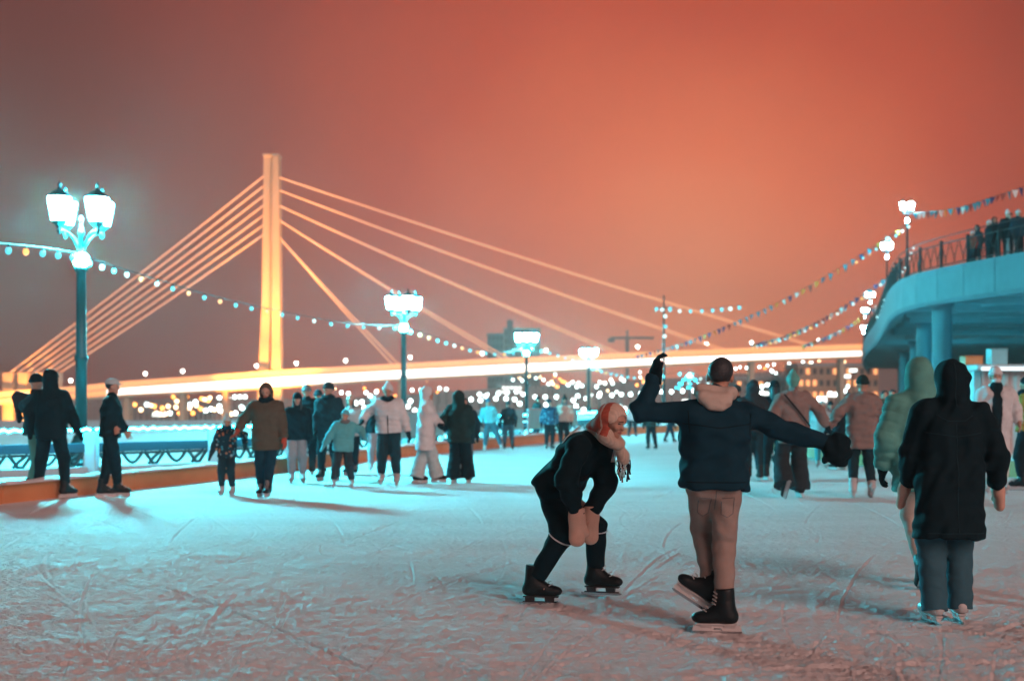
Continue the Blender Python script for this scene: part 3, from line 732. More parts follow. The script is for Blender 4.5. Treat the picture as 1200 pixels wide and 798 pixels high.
string_lights([(-60, 277, 22), (0, 285, 25), (50, 290, 27.5), (93, 297, 30)], 8, 'string of coloured bulbs running out of frame from the tallest lantern lamp', seed=1, pal='OTWOTW')
string_lights([(97, 300, 30), (160, 320, 36), (250, 347, 43), (340, 367, 50), (410, 379, 55), (471, 382, 59.5)], 21, 'string of coloured bulbs between the tallest lantern lamp and the second', seed=2)
string_lights([(475, 383, 59.5), (520, 398, 70), (565, 411, 82), (600, 412, 90), (616, 404, 94)], 14, 'string of coloured bulbs between the second lantern lamp and the third', seed=3, r=0.085)
string_lights([(618, 405, 94), (645, 412, 104), (670, 420, 115), (690, 426, 125)], 8, 'short string of bulbs between the third lantern lamp and the smallest', seed=4, r=0.09)
string_lights([(692, 430, 125), (715, 436, 118), (750, 441, 110), (785, 438, 106), (808, 433, 105)], 13, 'string of teal bulbs reaching from the smallest lantern lamp to the teal light pole', seed=5, r=0.10, pal='TTTWOT')
string_lights([(808, 433, 104.5), (835, 450, 98), (860, 462, 90)], 7, 'string of bulbs falling away from the teal light pole towards the crowd', seed=8, r=0.09, pal='TWT')
M_FLAG = [mat('flag_' + n, c, 0.7, noise=0.1, bump=0.2) for n, c in (('teal', (0.02, 0.26, 0.34)), ('orange', (0.75, 0.30, 0.05)), ('white', (0.75, 0.72, 0.68)), ('navy', (0.03, 0.05, 0.16)), ('red', (0.40, 0.06, 0.04)))]
flag_me = [None] * 5
def bunting(path, n, label, seed, size=0.24):
    f_, b_ = along(path, n); o0 = f_[0]; r = random.Random(seed)
    t = thing('bunting', label, 'bunting', tuple(o0), 0, 'flag buntings strung from the terrace lamps')
    MB().tube([p - o0 for p in f_], 0.010, 5).build('cord', M_METAL, t, True)
    for k, p in enumerate(b_):
        c = r.choice([0, 0, 1, 2, 3, 4]); 
        q = b_[min(k + 1, n - 1)] - b_[max(k - 1, 0)]
        if flag_me[c] is None:
            mb = MB()
            mb.prism([(-0.5, 0.0), (0.5, 0.0), (0.06, -1.25), (-0.06, -1.25)], -0.012, 0.012)
            o = mb.build('pennant', M_FLAG[c], t); flag_me[c] = o.data
        else:
            o = bpy.data.objects.new('pennant', flag_me[c]); COL.objects.link(o); adopt(o, t)
        o.location = p - o0 - Vector((0, 0, 0.012)); o.scale = (size, 1, size * r.uniform(0.8, 1.1))
        o.rotation_euler = (r.uniform(-0.5, 0.5), r.uniform(-0.15, 0.15), r.uniform(-1.0, 1.0))
bunting([(1070, 250, 62), (1120, 244, 56), (1160, 232, 51), (1215, 214, 46)], 26, 'bunting of dark little flags from the corner terrace lamp out of frame', 1, 0.22)
bunting([(1069, 258, 62), (1000, 304, 68), (930, 345, 76), (860, 378, 85), (800, 402, 95), (745, 417, 105)], 46, 'longest bunting, sweeping from the corner terrace lamp down across the bridge', 2, 0.26)
bunting([(1039, 325, 79), (1000, 352, 84), (955, 378, 92), (915, 395, 102), (880, 404, 112)], 34, 'bunting of pale and orange flags from the second terrace lamp to the bridge', 3, 0.30)
bunting([(1025, 360, 116), (1000, 378, 118), (972, 393, 120), (940, 405, 124)], 22, 'short bunting from the third terrace lamp over the bridge end', 4, 0.34)
string_lights([(1072, 285, 62.5), (1060, 312, 68), (1050, 330, 73), (1041, 332, 79)], 14, 'string of white bulbs between the corner terrace lamp and the second', seed=6, r=0.05, pal='W')
string_lights([(1041, 335, 79), (1033, 362, 88), (1028, 370, 100), (1026, 356, 116)], 14, 'string of white bulbs between the second terrace lamp and the third', seed=7, r=0.06, pal='W')
string_lights([(1038, 327, 78.8), (1000, 354, 84), (955, 380, 92), (915, 397, 102), (880, 406, 112)], 22, 'string of warm and white bulbs hanging with the pale bunting of the second terrace lamp', seed=12, r=0.075, pal='OWWOT')
string_lights([(1069, 260, 62), (1035, 284, 65), (1000, 307, 68)], 9, 'short string of warm bulbs beside the longest bunting at the corner terrace lamp', seed=13, r=0.06, pal='OWT')
# a mast with a cross arm of teal bulbs
b = at(778, 470, 118); hM = at(778, 346, 118).z
t = thing('mast_pole', 'dark mast strung with teal bulbs rising behind the waving man', 'mast', (b.x, b.y, 0))
MB().lathe([(0.16, 0), (0.10, hM * 0.6), (0.06, hM)], n=8).build('pole', M_METAL, t)
MB().box((0, 0, hM - 1.05), (1.6, 0.08, 0.08)).build('cross_arm', M_METAL, t)
for dx, dz, mm in ((-0.62, -1.15, M_BT), (-0.15, -1.2, M_BW), (0.5, -1.1, M_BT), (0.1, -1.75, M_BW), (0.12, -2.6, M_BT), (0.05, -3.4, M_BW)):
    MB().sphere((dx, -0.12, hM + dz), 0.15, 8).build('bulb', mm, t)
string_lights([(780, 360, 118), (800, 362, 114), (835, 361, 108), (872, 357, 100)], 8, 'short string of teal bulbs running sideways from the dark mast', seed=9, r=0.13, pal='TTW')

# ------------------------------------------------------------------ boards and railing round the rink
M_BOARD = mat('orange_board', (0.62, 0.25, 0.10), 0.6, noise=0.25, nscale=1.5, bump=0.25, bscale=7)
M_WRAIL = mat('white_rail_paint', (0.40, 0.50, 0.54), 0.55, noise=0.12, nscale=3, bump=0.2)
M_BRAIL = mat('blue_rail_paint', (0.006, 0.045, 0.075), 0.5, noise=0.15, nscale=3, bump=0.2)
M_LEDT = mat('rail_led', (0.5, 0.8, 0.9), 0.4, emit=(0.008, 0.66, 0.85), estr=230.0)
M_PANEL = mat('pale_blue_panel', (0.22, 0.50, 0.56), 0.5, noise=0.25, nscale=2.2, bump=0.15)
def wall_run(name, label, cat, path, h, th, m, cap_m=None, group=None, cap_h=0.07):
    t = thing(name, label, cat, (path[0][0], path[0][1], 0), 0, group); o = Vector((path[0][0], path[0][1], 0))
    for i in range(len(path) - 1):
        a, b = Vector((*path[i], 0)) - o, Vector((*path[i + 1], 0)) - o; dv = b - a; L = dv.length; rz = math.atan2(dv.y, dv.x); c = (a + b) / 2
        MB().box((c.x, c.y, h / 2 - 0.03), (L - 0.01, th, h + 0.06), rz, bev=0.008).build('board', m, t)
        if cap_m is not None:
            lump = MB(); nn = max(6, int(L / 0.25)); r = random.Random(int(abs(a.x * 10 + a.y * 31)) + i)
            vs = []; R = Matrix.Rotation(rz, 3, 'Z')
            for k in range(nn + 1):
                s = k / nn; hh = cap_h * r.uniform(0.6, 1.3)
                for q, z in ((-0.5, 0.004), (-0.42, 0.6), (0.0, 1.0), (0.42, 0.6), (0.5, 0.004)):
                    vs.append(R @ Vector(((s - 0.5) * (L - 0.02), q * (th + 0.16), 0)) + c + Vector((0, 0, h + 0.004 + z * hh)))
            fs = []
            for k in range(nn):
                for q in range(4): fs.append((5 * k + q, 5 * k + q + 1, 5 * k + q + 6, 5 * k + q + 5))
                fs.append((5 * k + 4, 5 * k, 5 * k + 5, 5 * k + 9))
            fs += [(0, 1, 2, 3, 4), tuple(5 * nn + k for k in (4, 3, 2, 1, 0))]
            lump.add(vs, fs); lump.build('snow_cap', cap_m, t, True)
    return t
wall_run('rink_boards', 'low orange boards with a snow cap along the lamp side of the rink', 'rink boards',
         [(-10.6, 13.0), (-8.7, 17.5), (-7.5, 20.8), (-6.45, 24.1), (-5.4, 27.4), (-4.3, 31.7), (-3.2, 36), (-1.5, 41.2), (0.3, 46.4), (2.4, 53), (4.9, 60), (8.6, 66)], 0.27, 0.14, M_BOARD, M_SNOW, 'rink boards', 0.06)
wall_run('rink_boards', 'low orange boards along the terrace side of the rink behind the masked woman', 'rink boards',
         [(16.5, 20.5), (12.2, 23.6), (10.0, 27.2), (8.6, 30.5), (7.7, 34.0), (7.9, 40), (8.3, 50), (8.6, 66)], 0.32, 0.14, M_BOARD, M_SNOW, 'rink boards', 0.08)
# embankment railing: white posts, a lit top rail, blue plank and iron ornament
rl = [(-15.2, 23.2), (-13.0, 25.0), (-10.75, 26.9), (-8.55, 28.9), (-6.5, 31.0), (-5.3, 33.8), (-4.4, 37.2), (-3.2, 41.6), (-1.6, 46.4), (0.1, 51.2), (2.0, 56.4), (4.2, 62), (7.0, 68)]
fence = thing('embankment_railing', 'white and blue railing with teal lit top rail behind the orange boards', 'railing', (rl[0][0], rl[0][1], 0)); fo = Vector((rl[0][0], rl[0][1], 0))
for i, p in enumerate(rl):
    MB().box((p[0] - fo.x, p[1] - fo.y, 0.40), (0.26, 0.26, 0.90), rnd.uniform(-.1, .6), bev=0.015).build('post', M_WRAIL, fence)
for i in range(len(rl) - 1):
    a, b = Vector((*rl[i], 0)) - fo, Vector((*rl[i + 1], 0)) - fo; dv = b - a; L = dv.length; rz = math.atan2(dv.y, dv.x); c = (a + b) / 2
    MB().box((c.x, c.y, 0.90), (L + 0.03, 0.15, 0.07), rz, bev=0.015).build('top_rail', M_BRAIL, fence)
    R = Matrix.Rotation(rz, 3, 'Z'); nn_ = max(3, int(L / 0.11))
    led = MB()
    pts = [R @ Vector(((k / nn_ - 0.5) * (L - 0.1), -0.09 + 0.012 * math.sin(k * 1.9), 0.0)) + c + Vector((0, 0, 0.90 + 0.022 * math.sin(k * 2.7))) for k in range(nn_ + 1)]
    led.tube(pts, 0.024, 5); led.build('light_rope', M_LEDT, fence)
    MB().box((c.x, c.y, 0.53), (L - 0.28, 0.06, 0.19), rz, bev=0.01).build('plank', M_BRAIL, fence)
    MB().box((c.x, c.y, 0.05), (L - 0.28, 0.26, 0.20), rz, bev=0.01).build('kerb', M_WRAIL, fence)
    orn = MB(); 
    def q2(s, z): return R @ Vector(((s - 0.5) * (L - 0.30), 0.0, 0)) + c + Vector((0, 0, z))
    orn.tube([q2(0, 0.40), q2(1, 0.40)], 0.025, 5)
    for k in range(5):
        s0 = k / 5 + 0.01; s1 = (k + 1) / 5 - 0.01; sm = (s0 + s1) / 2
        if k % 2 == 0:
            orn.tube([q2(s0, 0.42), q2(sm - 0.02, 0.18), q2(sm + 0.02, 0.18), q2(s1, 0.42)], 0.038, 5)
            orn.tube([q2(sm - 0.055, 0.17), q2(sm - 0.01, 0.29), q2(sm + 0.055, 0.42)], 0.038, 5)
        else:
            orn.tube([q2(s0 + (s1 - s0) * j / 8, 0.42 - 0.22 * math.sin(math.pi * j / 8)) for j in range(9)], 0.036, 5)
    orn.build('ornament_grille', M_METAL, fence)
# pale blue screens beyond the curve of the rink
for i, (x0, y0, x1, y1, lb) in enumerate(((-3.3, 37.0, -2.0, 41.0, 'pale blue screen on the boards behind the woman in the long light coat'), (-1.7, 42.0, -0.9, 44.0, 'pale blue screen behind the two skaters in dark hoods'),
        (-0.2, 47.2, 0.35, 48.6, 'small pale blue screen between the teal jacket and the dark sweater'), (0.55, 48.9, 1.2, 50.6, 'pale blue screen beside the skater in the dark sweater'), (1.9, 53.5, 2.5, 55.0, 'farthest pale blue screen near the group at the rail'))):
    a, b = Vector((x0, y0, 0)), Vector((x1, y1, 0)); dv = b - a; L = dv.length; rz = math.atan2(dv.y, dv.x)
    t = thing('fence_screen', lb, 'screen', tuple((a + b) / 2), rz, 'pale blue screens on the boards')
    MB().box((0, 0, 0.78), (L, 0.05, 0.66), bev=0.01).build('panel', M_PANEL, t)
    MB().box((0, 0, 1.13), (L + 0.06, 0.09, 0.05), bev=0.01).build('top_bar', M_WRAIL, t)
    for s in (-0.5, 0.5): MB().box((s * L, 0, 0.55), (0.07, 0.07, 1.14), bev=0.008).build('post', M_WRAIL, t)
# kiosk under the terrace at the right
M_CORR = node_mat('corrugated_white')[0]
n, l, b_ = M_CORR.node_tree.nodes, M_CORR.node_tree.links, M_CORR.node_tree.nodes['Principled BSDF']
b_.inputs['Base Color'].default_value = (0.45, 0.42, 0.42, 1); b_.inputs['Roughness'].default_value = 0.5
ko = Vector((13.05, 39.5, 0))
kiosk = thing('rental_kiosk', 'pale corrugated kiosk with snowy lit roof edge under the terrace', 'kiosk', tuple(ko))
mb = MB(); nn_ = 110; W = 9.0; vs = []; hK = 2.28
for k in range(nn_ + 1):
    x = W * k / nn_; yk = 0.05 * (0 if (k % 4) < 2 else 1)
    vs += [(x, yk, -0.02), (x, yk, hK)]
fs = [(2 * k, 2 * k + 2, 2 * k + 3, 2 * k + 1) for k in range(nn_)]
bI = len(vs); vs += [(0, 3, -0.02), (W, 3, -0.02), (W, 3, hK), (0, 3, hK)]
fs += [(bI, 0, 1, bI + 3), (2 * nn_, bI + 1, bI + 2, 2 * nn_ + 1), (bI + 1, bI, bI + 3, bI + 2)]
mb.add(vs, fs); mb.build('wall', M_CORR, kiosk)
MB().box((W / 2, 1.4, hK + 0.09), (W + 0.5, 3.6, 0.17), bev=0.03).build('roof', M_WRAIL, kiosk)
MB().box((W / 2, -0.42, hK + 0.05), (W + 0.3, 0.05, 0.10), bev=0.01).build('light_strip', mat('kiosk_strip', (0.8, 0.8, 0.8), 0.4, emit=(0.75, 0.95, 1.0), estr=1.1), kiosk)
MB().box((-0.12, 0.1, hK / 2), (0.2, 0.2, hK), bev=0.01).build('corner_post', M_PANEL, kiosk)
for (x, w, h, m, lb) in ((0.62, 0.46, 0.42, M_PANEL, 'pale teal box standing on the kiosk roof'), (-0.1, 0.5, 0.22, M_BOARD, 'orange crate on the kiosk roof left of the teal box'), (1.75, 0.5, 0.24, M_BOARD, 'orange crate on the kiosk roof right of the teal box'), (2.9, 0.8, 0.34, M_BRAIL, 'dark blue crate on the kiosk roof')):
    t = thing('crate', lb, 'crate', (ko.x + x, ko.y + 0.6, hK + 0.176))
    MB().box((0, 0, h / 2), (w, w, h), bev=0.015).build('body', m, t); MB().box((0, 0, h + 0.02), (w + 0.03, w + 0.03, 0.035), bev=0.01).build('lid', m, t)

# ================================================================== PEOPLE
# signed-distance bodies and clothes, meshed with surface nets
V = lambda *a: np.array(a, float)
def smin(a, b, k):
    h = np.clip(0.5 + 0.5 * (b - a) / k, 0, 1)
    return b * (1 - h) + a * h - k * h * (1 - h)
_EDG = [((0,0,0),(1,0,0)),((0,1,0),(1,1,0)),((0,0,1),(1,0,1)),((0,1,1),(1,1,1)),((0,0,0),(0,1,0)),((1,0,0),(1,1,0)),((0,0,1),(0,1,1)),((1,0,1),(1,1,1)),((0,0,0),(0,0,1)),((1,0,0),(1,0,1)),((0,1,0),(0,1,1)),((1,1,0),(1,1,1))]
def surface_net(f, o, h):
    s = f < 0
    c = [s[i:s.shape[0]-1+i, j:s.shape[1]-1+j, k:s.shape[2]-1+k] for i in (0,1) for j in (0,1) for k in (0,1)]
    any_ = c[0].copy(); all_ = c[0].copy()
    for q in c[1:]: any_ |= q; all_ &= q
    act = any_ & ~all_
    idx = -np.ones(act.shape, np.int64); ii = np.argwhere(act); idx[act] = np.arange(len(ii))
    pos = np.zeros((len(ii), 3)); cnt = np.zeros(len(ii))
    for a, b in _EDG:
        fa = f[ii[:,0]+a[0], ii[:,1]+a[1], ii[:,2]+a[2]]; fb = f[ii[:,0]+b[0], ii[:,1]+b[1], ii[:,2]+b[2]]
        m = (fa < 0) != (fb < 0); t = fa[m] / (fa[m] - fb[m])
        pos[m] += np.array(a)[None] + t[:, None] * (np.array(b) - np.array(a))[None]; cnt[m] += 1
    pos = (pos / cnt[:, None] + ii) * h + o
    quads = []
    for ax in range(3):
        u, v = [(1, 2), (2, 0), (0, 1)][ax]
        sl0 = [slice(1, -1)] * 3; sl1 = [slice(1, -1)] * 3
        sl0[ax] = slice(0, -1); sl1[ax] = slice(1, None)
        A, B = s[tuple(sl0)], s[tuple(sl1)]
        for sign in (0, 1):
            e = np.argwhere((A & ~B) if sign == 0 else (~A & B))
            if not len(e): continue
            off = np.ones(3, int); off[ax] = 0; e = e + off
            def cell(du, dv):
                q = e.copy(); q[:, u] -= du; q[:, v] -= dv; return idx[q[:, 0], q[:, 1], q[:, 2]]
            q = np.stack([cell(1, 1), cell(0, 1), cell(0, 0), cell(1, 0)], -1)
            quads.append(q if sign == 0 else q[:, ::-1])
    return pos, np.concatenate(quads)

def C(a, b, ra, rb=None, k=0.03, **o):            # tapered capsule
    return ('c', np.asarray(a, float), np.asarray(b, float), ra, ra if rb is None else rb, k, o)
def E(c, r, R=None, k=0.03, **o):                 # ellipsoid
    return ('e', np.asarray(c, float), np.asarray(r, float), R, k, o)
def CUT(p, n, R=None, c=None, soft=0.012): return ('cut', np.asarray(p, float), np.asarray(n, float) / np.linalg.norm(n), R, c, soft)

def solid(name, prims, h, m, parent, scale=1.0, wob=0.0, seed=0, paint=None, wfreq=1.0):
    lo = np.full(3, 9.0); hi = -lo
    for p in prims:
        if p[0] == 'c': r = max(p[3], p[4]); lo = np.minimum(lo, np.minimum(p[1], p[2]) - r); hi = np.maximum(hi, np.maximum(p[1], p[2]) + r)
        elif p[0] == 'e' and not p[5].get('sub'): r = p[2].max(); lo = np.minimum(lo, p[1] - r); hi = np.maximum(hi, p[1] + r)
    pad = 0.03 + 2 * h + wob; lo -= pad; hi += pad
    n = np.maximum(6, np.ceil((hi - lo) / h).astype(int) + 1)
    ax = [(lo[i] + h * np.arange(n[i])).astype(np.float32) for i in range(3)]
    f = np.full(n, 0.5, np.float32)
    for p in prims:
        if p[0] == 'cut':
            _, pt, nn, R, cc, soft = p
            X, Y, Z = ax[0][:, None, None], ax[1][None, :, None], ax[2][None, None, :]
            d = (X - pt[0]) * nn[0] + (Y - pt[1]) * nn[1] + (Z - pt[2]) * nn[2]
            if R is not None:
                q = pt if cc is None else cc
                far = np.sqrt((X - q[0]) ** 2 + (Y - q[1]) ** 2 + (Z - q[2]) ** 2) - R
                d = np.minimum(d, -far)
            f = -smin(-f, -d.astype(np.float32), soft) 
            continue
        if p[0] == 'c':
            _, a, b, ra, rb, k, o = p; r = max(ra, rb); bl, bh = np.minimum(a, b) - r, np.maximum(a, b) + r
        else:
            _, cc, rad, R, k, o = p; r = rad.max(); bl, bh = cc - r, cc + r
        mg = k + 3 * h + 0.02 + o.get('q', 0)
        sl = tuple(slice(max(0, int((bl[i] - mg - lo[i]) / h)), min(n[i], int((bh[i] + mg - lo[i]) / h) + 2)) for i in range(3))
        X, Y, Z = ax[0][sl[0]][:, None, None], ax[1][sl[1]][None, :, None], ax[2][sl[2]][None, None, :]
        if p[0] == 'c':
            ab = b - a; L2 = float(ab @ ab) + 1e-9; L = math.sqrt(L2)
            t = ((X - a[0]) * ab[0] + (Y - a[1]) * ab[1] + (Z - a[2]) * ab[2]) / L2
            tc_ = np.clip(t, 0, 1)
            dx, dy, dz = X - a[0] - tc_ * ab[0], Y - a[1] - tc_ * ab[1], Z - a[2] - tc_ * ab[2]
            fl = o.get('flat')
            if fl is not None:
                nn, s_ = fl; pr = (dx * nn[0] + dy * nn[1] + dz * nn[2]) * (s_ - 1)
                dx = dx + pr * nn[0]; dy = dy + pr * nn[1]; dz = dz + pr * nn[2]
            d = np.sqrt(dx * dx + dy * dy + dz * dz) - (ra + (rb - ra) * tc_)
            if 'q' in o: d = d - o['q'] * (np.abs(np.sin(np.pi * (t * L + o.get('ph', 0)) / o.get('pitch', 0.09))) ** 0.5 - 0.6)
            if o.get('capb'): d = np.maximum(d, (t - 1) * L)
            if o.get('capa'): d = np.maximum(d, -t * L)
        else:
            dx, dy, dz = X - cc[0], Y - cc[1], Z - cc[2]
            if R is not None:
                dx, dy, dz = (R[0, 0]*dx + R[1, 0]*dy + R[2, 0]*dz), (R[0, 1]*dx + R[1, 1]*dy + R[2, 1]*dz), (R[0, 2]*dx + R[1, 2]*dy + R[2, 2]*dz)
            q0 = np.sqrt((dx / rad[0]) ** 2 + (dy / rad[1]) ** 2 + (dz / rad[2]) ** 2)
            q1 = np.sqrt((dx / rad[0] ** 2) ** 2 + (dy / rad[1] ** 2) ** 2 + (dz / rad[2] ** 2) ** 2)
            d = q0 * (q0 - 1) / np.maximum(q1, 1e-6)
        d = d.astype(np.float32)
        if o.get('sub'): f[sl] = -smin(-f[sl], d, k)
        else: f[sl] = smin(f[sl], d, k)
    if wob:
        r = np.random.RandomState(seed); X, Y, Z = ax[0][:, None, None], ax[1][None, :, None], ax[2][None, None, :]
        w = 0
        for q in range(4):
            a = r.uniform(-1, 1, 3); a[2] *= 1.5; a = a / np.linalg.norm(a) * r.uniform(22, 60) * wfreq; ph = r.uniform(0, 6.3)
            b = r.uniform(-1, 1, 3) * 14 * wfreq
            w = w + np.sin(a[0]*X + a[1]*Y + a[2]*Z + ph + 1.6 * np.sin(b[0]*X + b[1]*Y + b[2]*Z)) 
        f = f + (wob * 0.3 * w).astype(np.float32)
    v, qd = surface_net(f, lo, h)
    mi = None
    if paint is not None:
        cen = v[qd].mean(1); mi = paint(cen)
    ob = np_mesh(name, v * scale, qd, m, True, mi)
    return adopt(ob, parent)

def ik(a, c, l1, l2, pole):
    a, c, pole = map(lambda q: np.asarray(q, float), (a, c, pole)); d = c - a; L = np.linalg.norm(d)
    L_ = min(L, (l1 + l2) * 0.999); dn = d / max(L, 1e-6); c = a + dn * L_
    x = (l1 * l1 - l2 * l2 + L_ * L_) / (2 * L_); hgt = math.sqrt(max(0, l1 * l1 - x * x))
    p = pole - dn * (pole @ dn); p = p / max(np.linalg.norm(p), 1e-6)
    return a + dn * x + p * hgt, c
def rot(ax, deg):
    return np.array(Matrix.Rotation(math.radians(deg), 3, ax))

M_SKIN = mat('skin', (0.46, 0.27, 0.20), 0.5, noise=0.08, nscale=30, bump=0.08, bscale=120)
M_LIP = mat('lips', (0.36, 0.12, 0.10), 0.4); M_EYE = mat('eye', (0.02, 0.02, 0.02), 0.1); M_BROW = mat('brow', (0.04, 0.025, 0.02), 0.8)
M_TEETH = mat('teeth', (0.7, 0.68, 0.62), 0.3)
M_BOOTK = mat('black_skate_leather', (0.004, 0.011, 0.015), 0.5, spec=0.3, bump=0.2, bscale=40); M_BOOTW = mat('pale_skate_leather', (0.45, 0.47, 0.48), 0.45, bump=0.2)
M_BLADE = mat('skate_steel', (0.55, 0.56, 0.58), 0.22, 0.9); M_HOLD = mat('blade_holder', (0.55, 0.56, 0.57), 0.45); M_HOLDK = mat('black_blade_holder', (0.03, 0.03, 0.035), 0.4)
M_LACE = mat('laces', (0.5, 0.5, 0.5), 0.7)
FP = {'black': (0.003, 0.017, 0.025), 'navy': (0.005, 0.036, 0.060), 'dark': (0.010, 0.034, 0.046), 'denim': (0.04, 0.115, 0.155), 'jeans': (0.30, 0.40, 0.46), 'cream': (0.50, 0.45, 0.40), 'white': (0.58, 0.66, 0.70),
      'beige': (0.23, 0.185, 0.175), 'khaki': (0.31, 0.255, 0.23), 'brown': (0.090, 0.078, 0.060), 'mint': (0.11, 0.36, 0.33), 'teal': (0.10, 0.42, 0.48), 'grey': (0.15, 0.16, 0.17), 'tan': (0.62, 0.41, 0.33), 'olive': (0.012, 0.034, 0.036),
      'pale': (0.40, 0.56, 0.60), 'blue': (0.04, 0.16, 0.26), 'red': (0.42, 0.08, 0.055), 'charcoal': (0.022, 0.034, 0.042), 'mustard': (0.45, 0.22, 0.05)}
def F(n, **k): return fabric(n, FP[n], **k)

# ---- skates: one of each kind, shared
SK = {}
def skate(parent, kind, ank, yaw, pitch, sc, roll=0):
    key = kind
    if key not in SK:
        bm_, hm_ = (M_BOOTW, M_HOLD) if kind == 'pale' else (M_BOOTK, M_HOLD if kind == 'hockey' else M_HOLDK)
        # ankle at origin, toe along +y, sole 0.10 below, blade edge 0.17 below
        pr = [C((0, -0.045, -0.06), (0, 0.14, -0.075), 0.046, 0.040, k=0.03, flat=(V(1, 0, 0), 1.12)), C((0, -0.02, -0.05), (0, -0.005, 0.125), 0.056, 0.061, k=0.04, capb=True), C((0, 0.0, 0.0), (0, 0.10, -0.06), 0.05, 0.042, k=0.04),
              E((0, 0.155, -0.068), (0.045, 0.055, 0.038), k=0.02), CUT((0, 0, -0.102), (0, 0, -1))]
        b = solid('skate_boot', pr, 0.010, bm_, parent)
        hd = MB().box((0, 0.05, -0.108), (0.055, 0.27, 0.012), bev=0.004)
        if kind == 'hockey':
            Mx = Matrix(((0, 1, 0), (1, 0, 0), (0, 0, 1)))
            hd.prism([(-0.105, -0.113), (0.195, -0.113), (0.205, -0.150), (0.075, -0.152), (0.062, -0.132), (0.020, -0.132), (0.008, -0.152), (-0.115, -0.152)], -0.014, 0.014, M=Mx)
        for y in (-0.035, 0.115): hd.prism([(-0.026, -0.113), (0.026, -0.113), (0.007, -0.146), (-0.007, -0.146)], y - 0.035, y + 0.035)
        hd.box((0, 0.045, -0.149), (0.010, 0.27, 0.010))
        hh = hd.build('blade_holder', hm_, b)
        bl = MB(); prof = [(-0.115, -0.152), (0.185, -0.152), (0.205, -0.158), (0.19, -0.168), (0.16, -0.172), (-0.09, -0.172), (-0.115, -0.166)]
        bl.prism([(x, z) for x, z in prof], -0.002, 0.002, M=Matrix(((0, 1, 0), (1, 0, 0), (0, 0, 1))))
        blade = bl.build('blade', M_BLADE, b)
        lc = MB()
        for k in range(6):
            t = k / 5; y = 0.045 + 0.06 * (1 - t) - 0.0 * t; z = -0.025 + 0.115 * t; yy = 0.125 - 0.055 * t if t < 0.4 else 0.075 - 0.02 * t
            lc.tube([(-0.032, yy - 0.012, z), (0, yy + 0.006 + 0.004, z + 0.01), (0.032, yy - 0.012, z)], 0.005, 4)
        lace = lc.build('lace', M_LACE, b)
        SK[key] = (b.data, [(c.name.split('.')[0], c.data) for c in (hh, blade, lace)]); ob = b
    else:
        me, ch = SK[key]
        ob = bpy.data.objects.new('skate_boot', me); COL.objects.link(ob); adopt(ob, parent)
        for nm, md in ch:
            c = bpy.data.objects.new(nm, md); COL.objects.link(c); adopt(c, ob)
    ob.location = Vector(ank) * sc; ob.scale = (sc * 1.0,) * 3
    ob.rotation_euler = (Matrix.Rotation(math.radians(yaw), 3, 'Z') @ Matrix.Rotation(math.radians(pitch), 3, 'X') @ Matrix.Rotation(math.radians(roll), 3, 'Y')).to_euler()
    return ob

def hand_prims(w, dirv, side_thumb, sc=1.0, curl=0.4, palm_n=None, fat=1.0):
    """five-finger hand: wrist w, pointing along dirv, thumb towards side_thumb, palm normal palm_n (fingers curl towards it)"""
    d = dirv / np.linalg.norm(dirv); s = side_thumb - d * (side_thumb @ d); s = s / np.linalg.norm(s)
    n = np.cross(d, s) if palm_n is None else palm_n
    n = n - d * (n @ d) - s * (n @ s); n = n / max(np.linalg.norm(n), 1e-6)
    out = []
    kn = w + d * 0.095 * sc
    out += [C(w, w + d * 0.03, 0.027 * sc * fat, 0.030 * sc * fat, k=0.02), C(w + d * 0.03 * sc + s * 0.018 * sc, kn + s * 0.026 * sc, 0.022 * sc * fat, 0.018 * sc * fat, k=0.02), C(w + d * 0.03 * sc - s * 0.018 * sc, kn - s * 0.028 * sc, 0.022 * sc * fat, 0.017 * sc * fat, k=0.02), C(w + d * 0.03 * sc, kn, 0.023 * sc * fat, 0.019 * sc * fat, k=0.02)]
    for i, (off, L) in enumerate(((0.033, 0.075), (0.011, 0.084), (-0.011, 0.078), (-0.032, 0.060))):
        p = kn + s * off * sc; q = p; a = curl * 0.5; spread = s * off * 1.1
        for j, fr in enumerate((0.45, 0.32, 0.26)):
            dv = d * math.cos(a) + n * math.sin(a) + spread * 2; dv /= np.linalg.norm(dv)
            r0 = (0.0105 - 0.0012 * j) * sc * fat
            p2 = p + dv * L * fr * sc; out.append(C(p, p2, r0, r0 * 0.9, k=0.004)); p = p2; a += curl
    p = w + d * 0.025 * sc + s * 0.028 * sc
    p2 = p + (s * 0.75 + d * 0.75 + n * 0.3 * curl) * 0.042 * sc; p3 = p2 + (s * 0.2 + d + n * 0.6 * curl) * 0.03 * sc
    out += [C(p, p2, 0.015 * sc * fat, 0.012 * sc * fat, k=0.012), C(p2, p3, 0.012 * sc * fat, 0.0095 * sc * fat, k=0.006)]
    return out
def mitten_prims(w, dirv, side_thumb, sc=1.0):
    d = dirv / np.linalg.norm(dirv); s = side_thumb - d * (side_thumb @ d); s = s / np.linalg.norm(s); n = np.cross(d, s)
    return [C(w - d * 0.05, w + d * 0.03, 0.042 * sc, 0.040 * sc, k=0.03, capa=True), C(w + d * 0.02, w + d * 0.13 * sc, 0.045 * sc, 0.044 * sc, k=0.03, flat=(n, 1.35)), C(w + d * 0.04 + s * 0.02, w + d * 0.10 * sc + s * 0.055 * sc, 0.022 * sc, 0.018 * sc, k=0.02)]

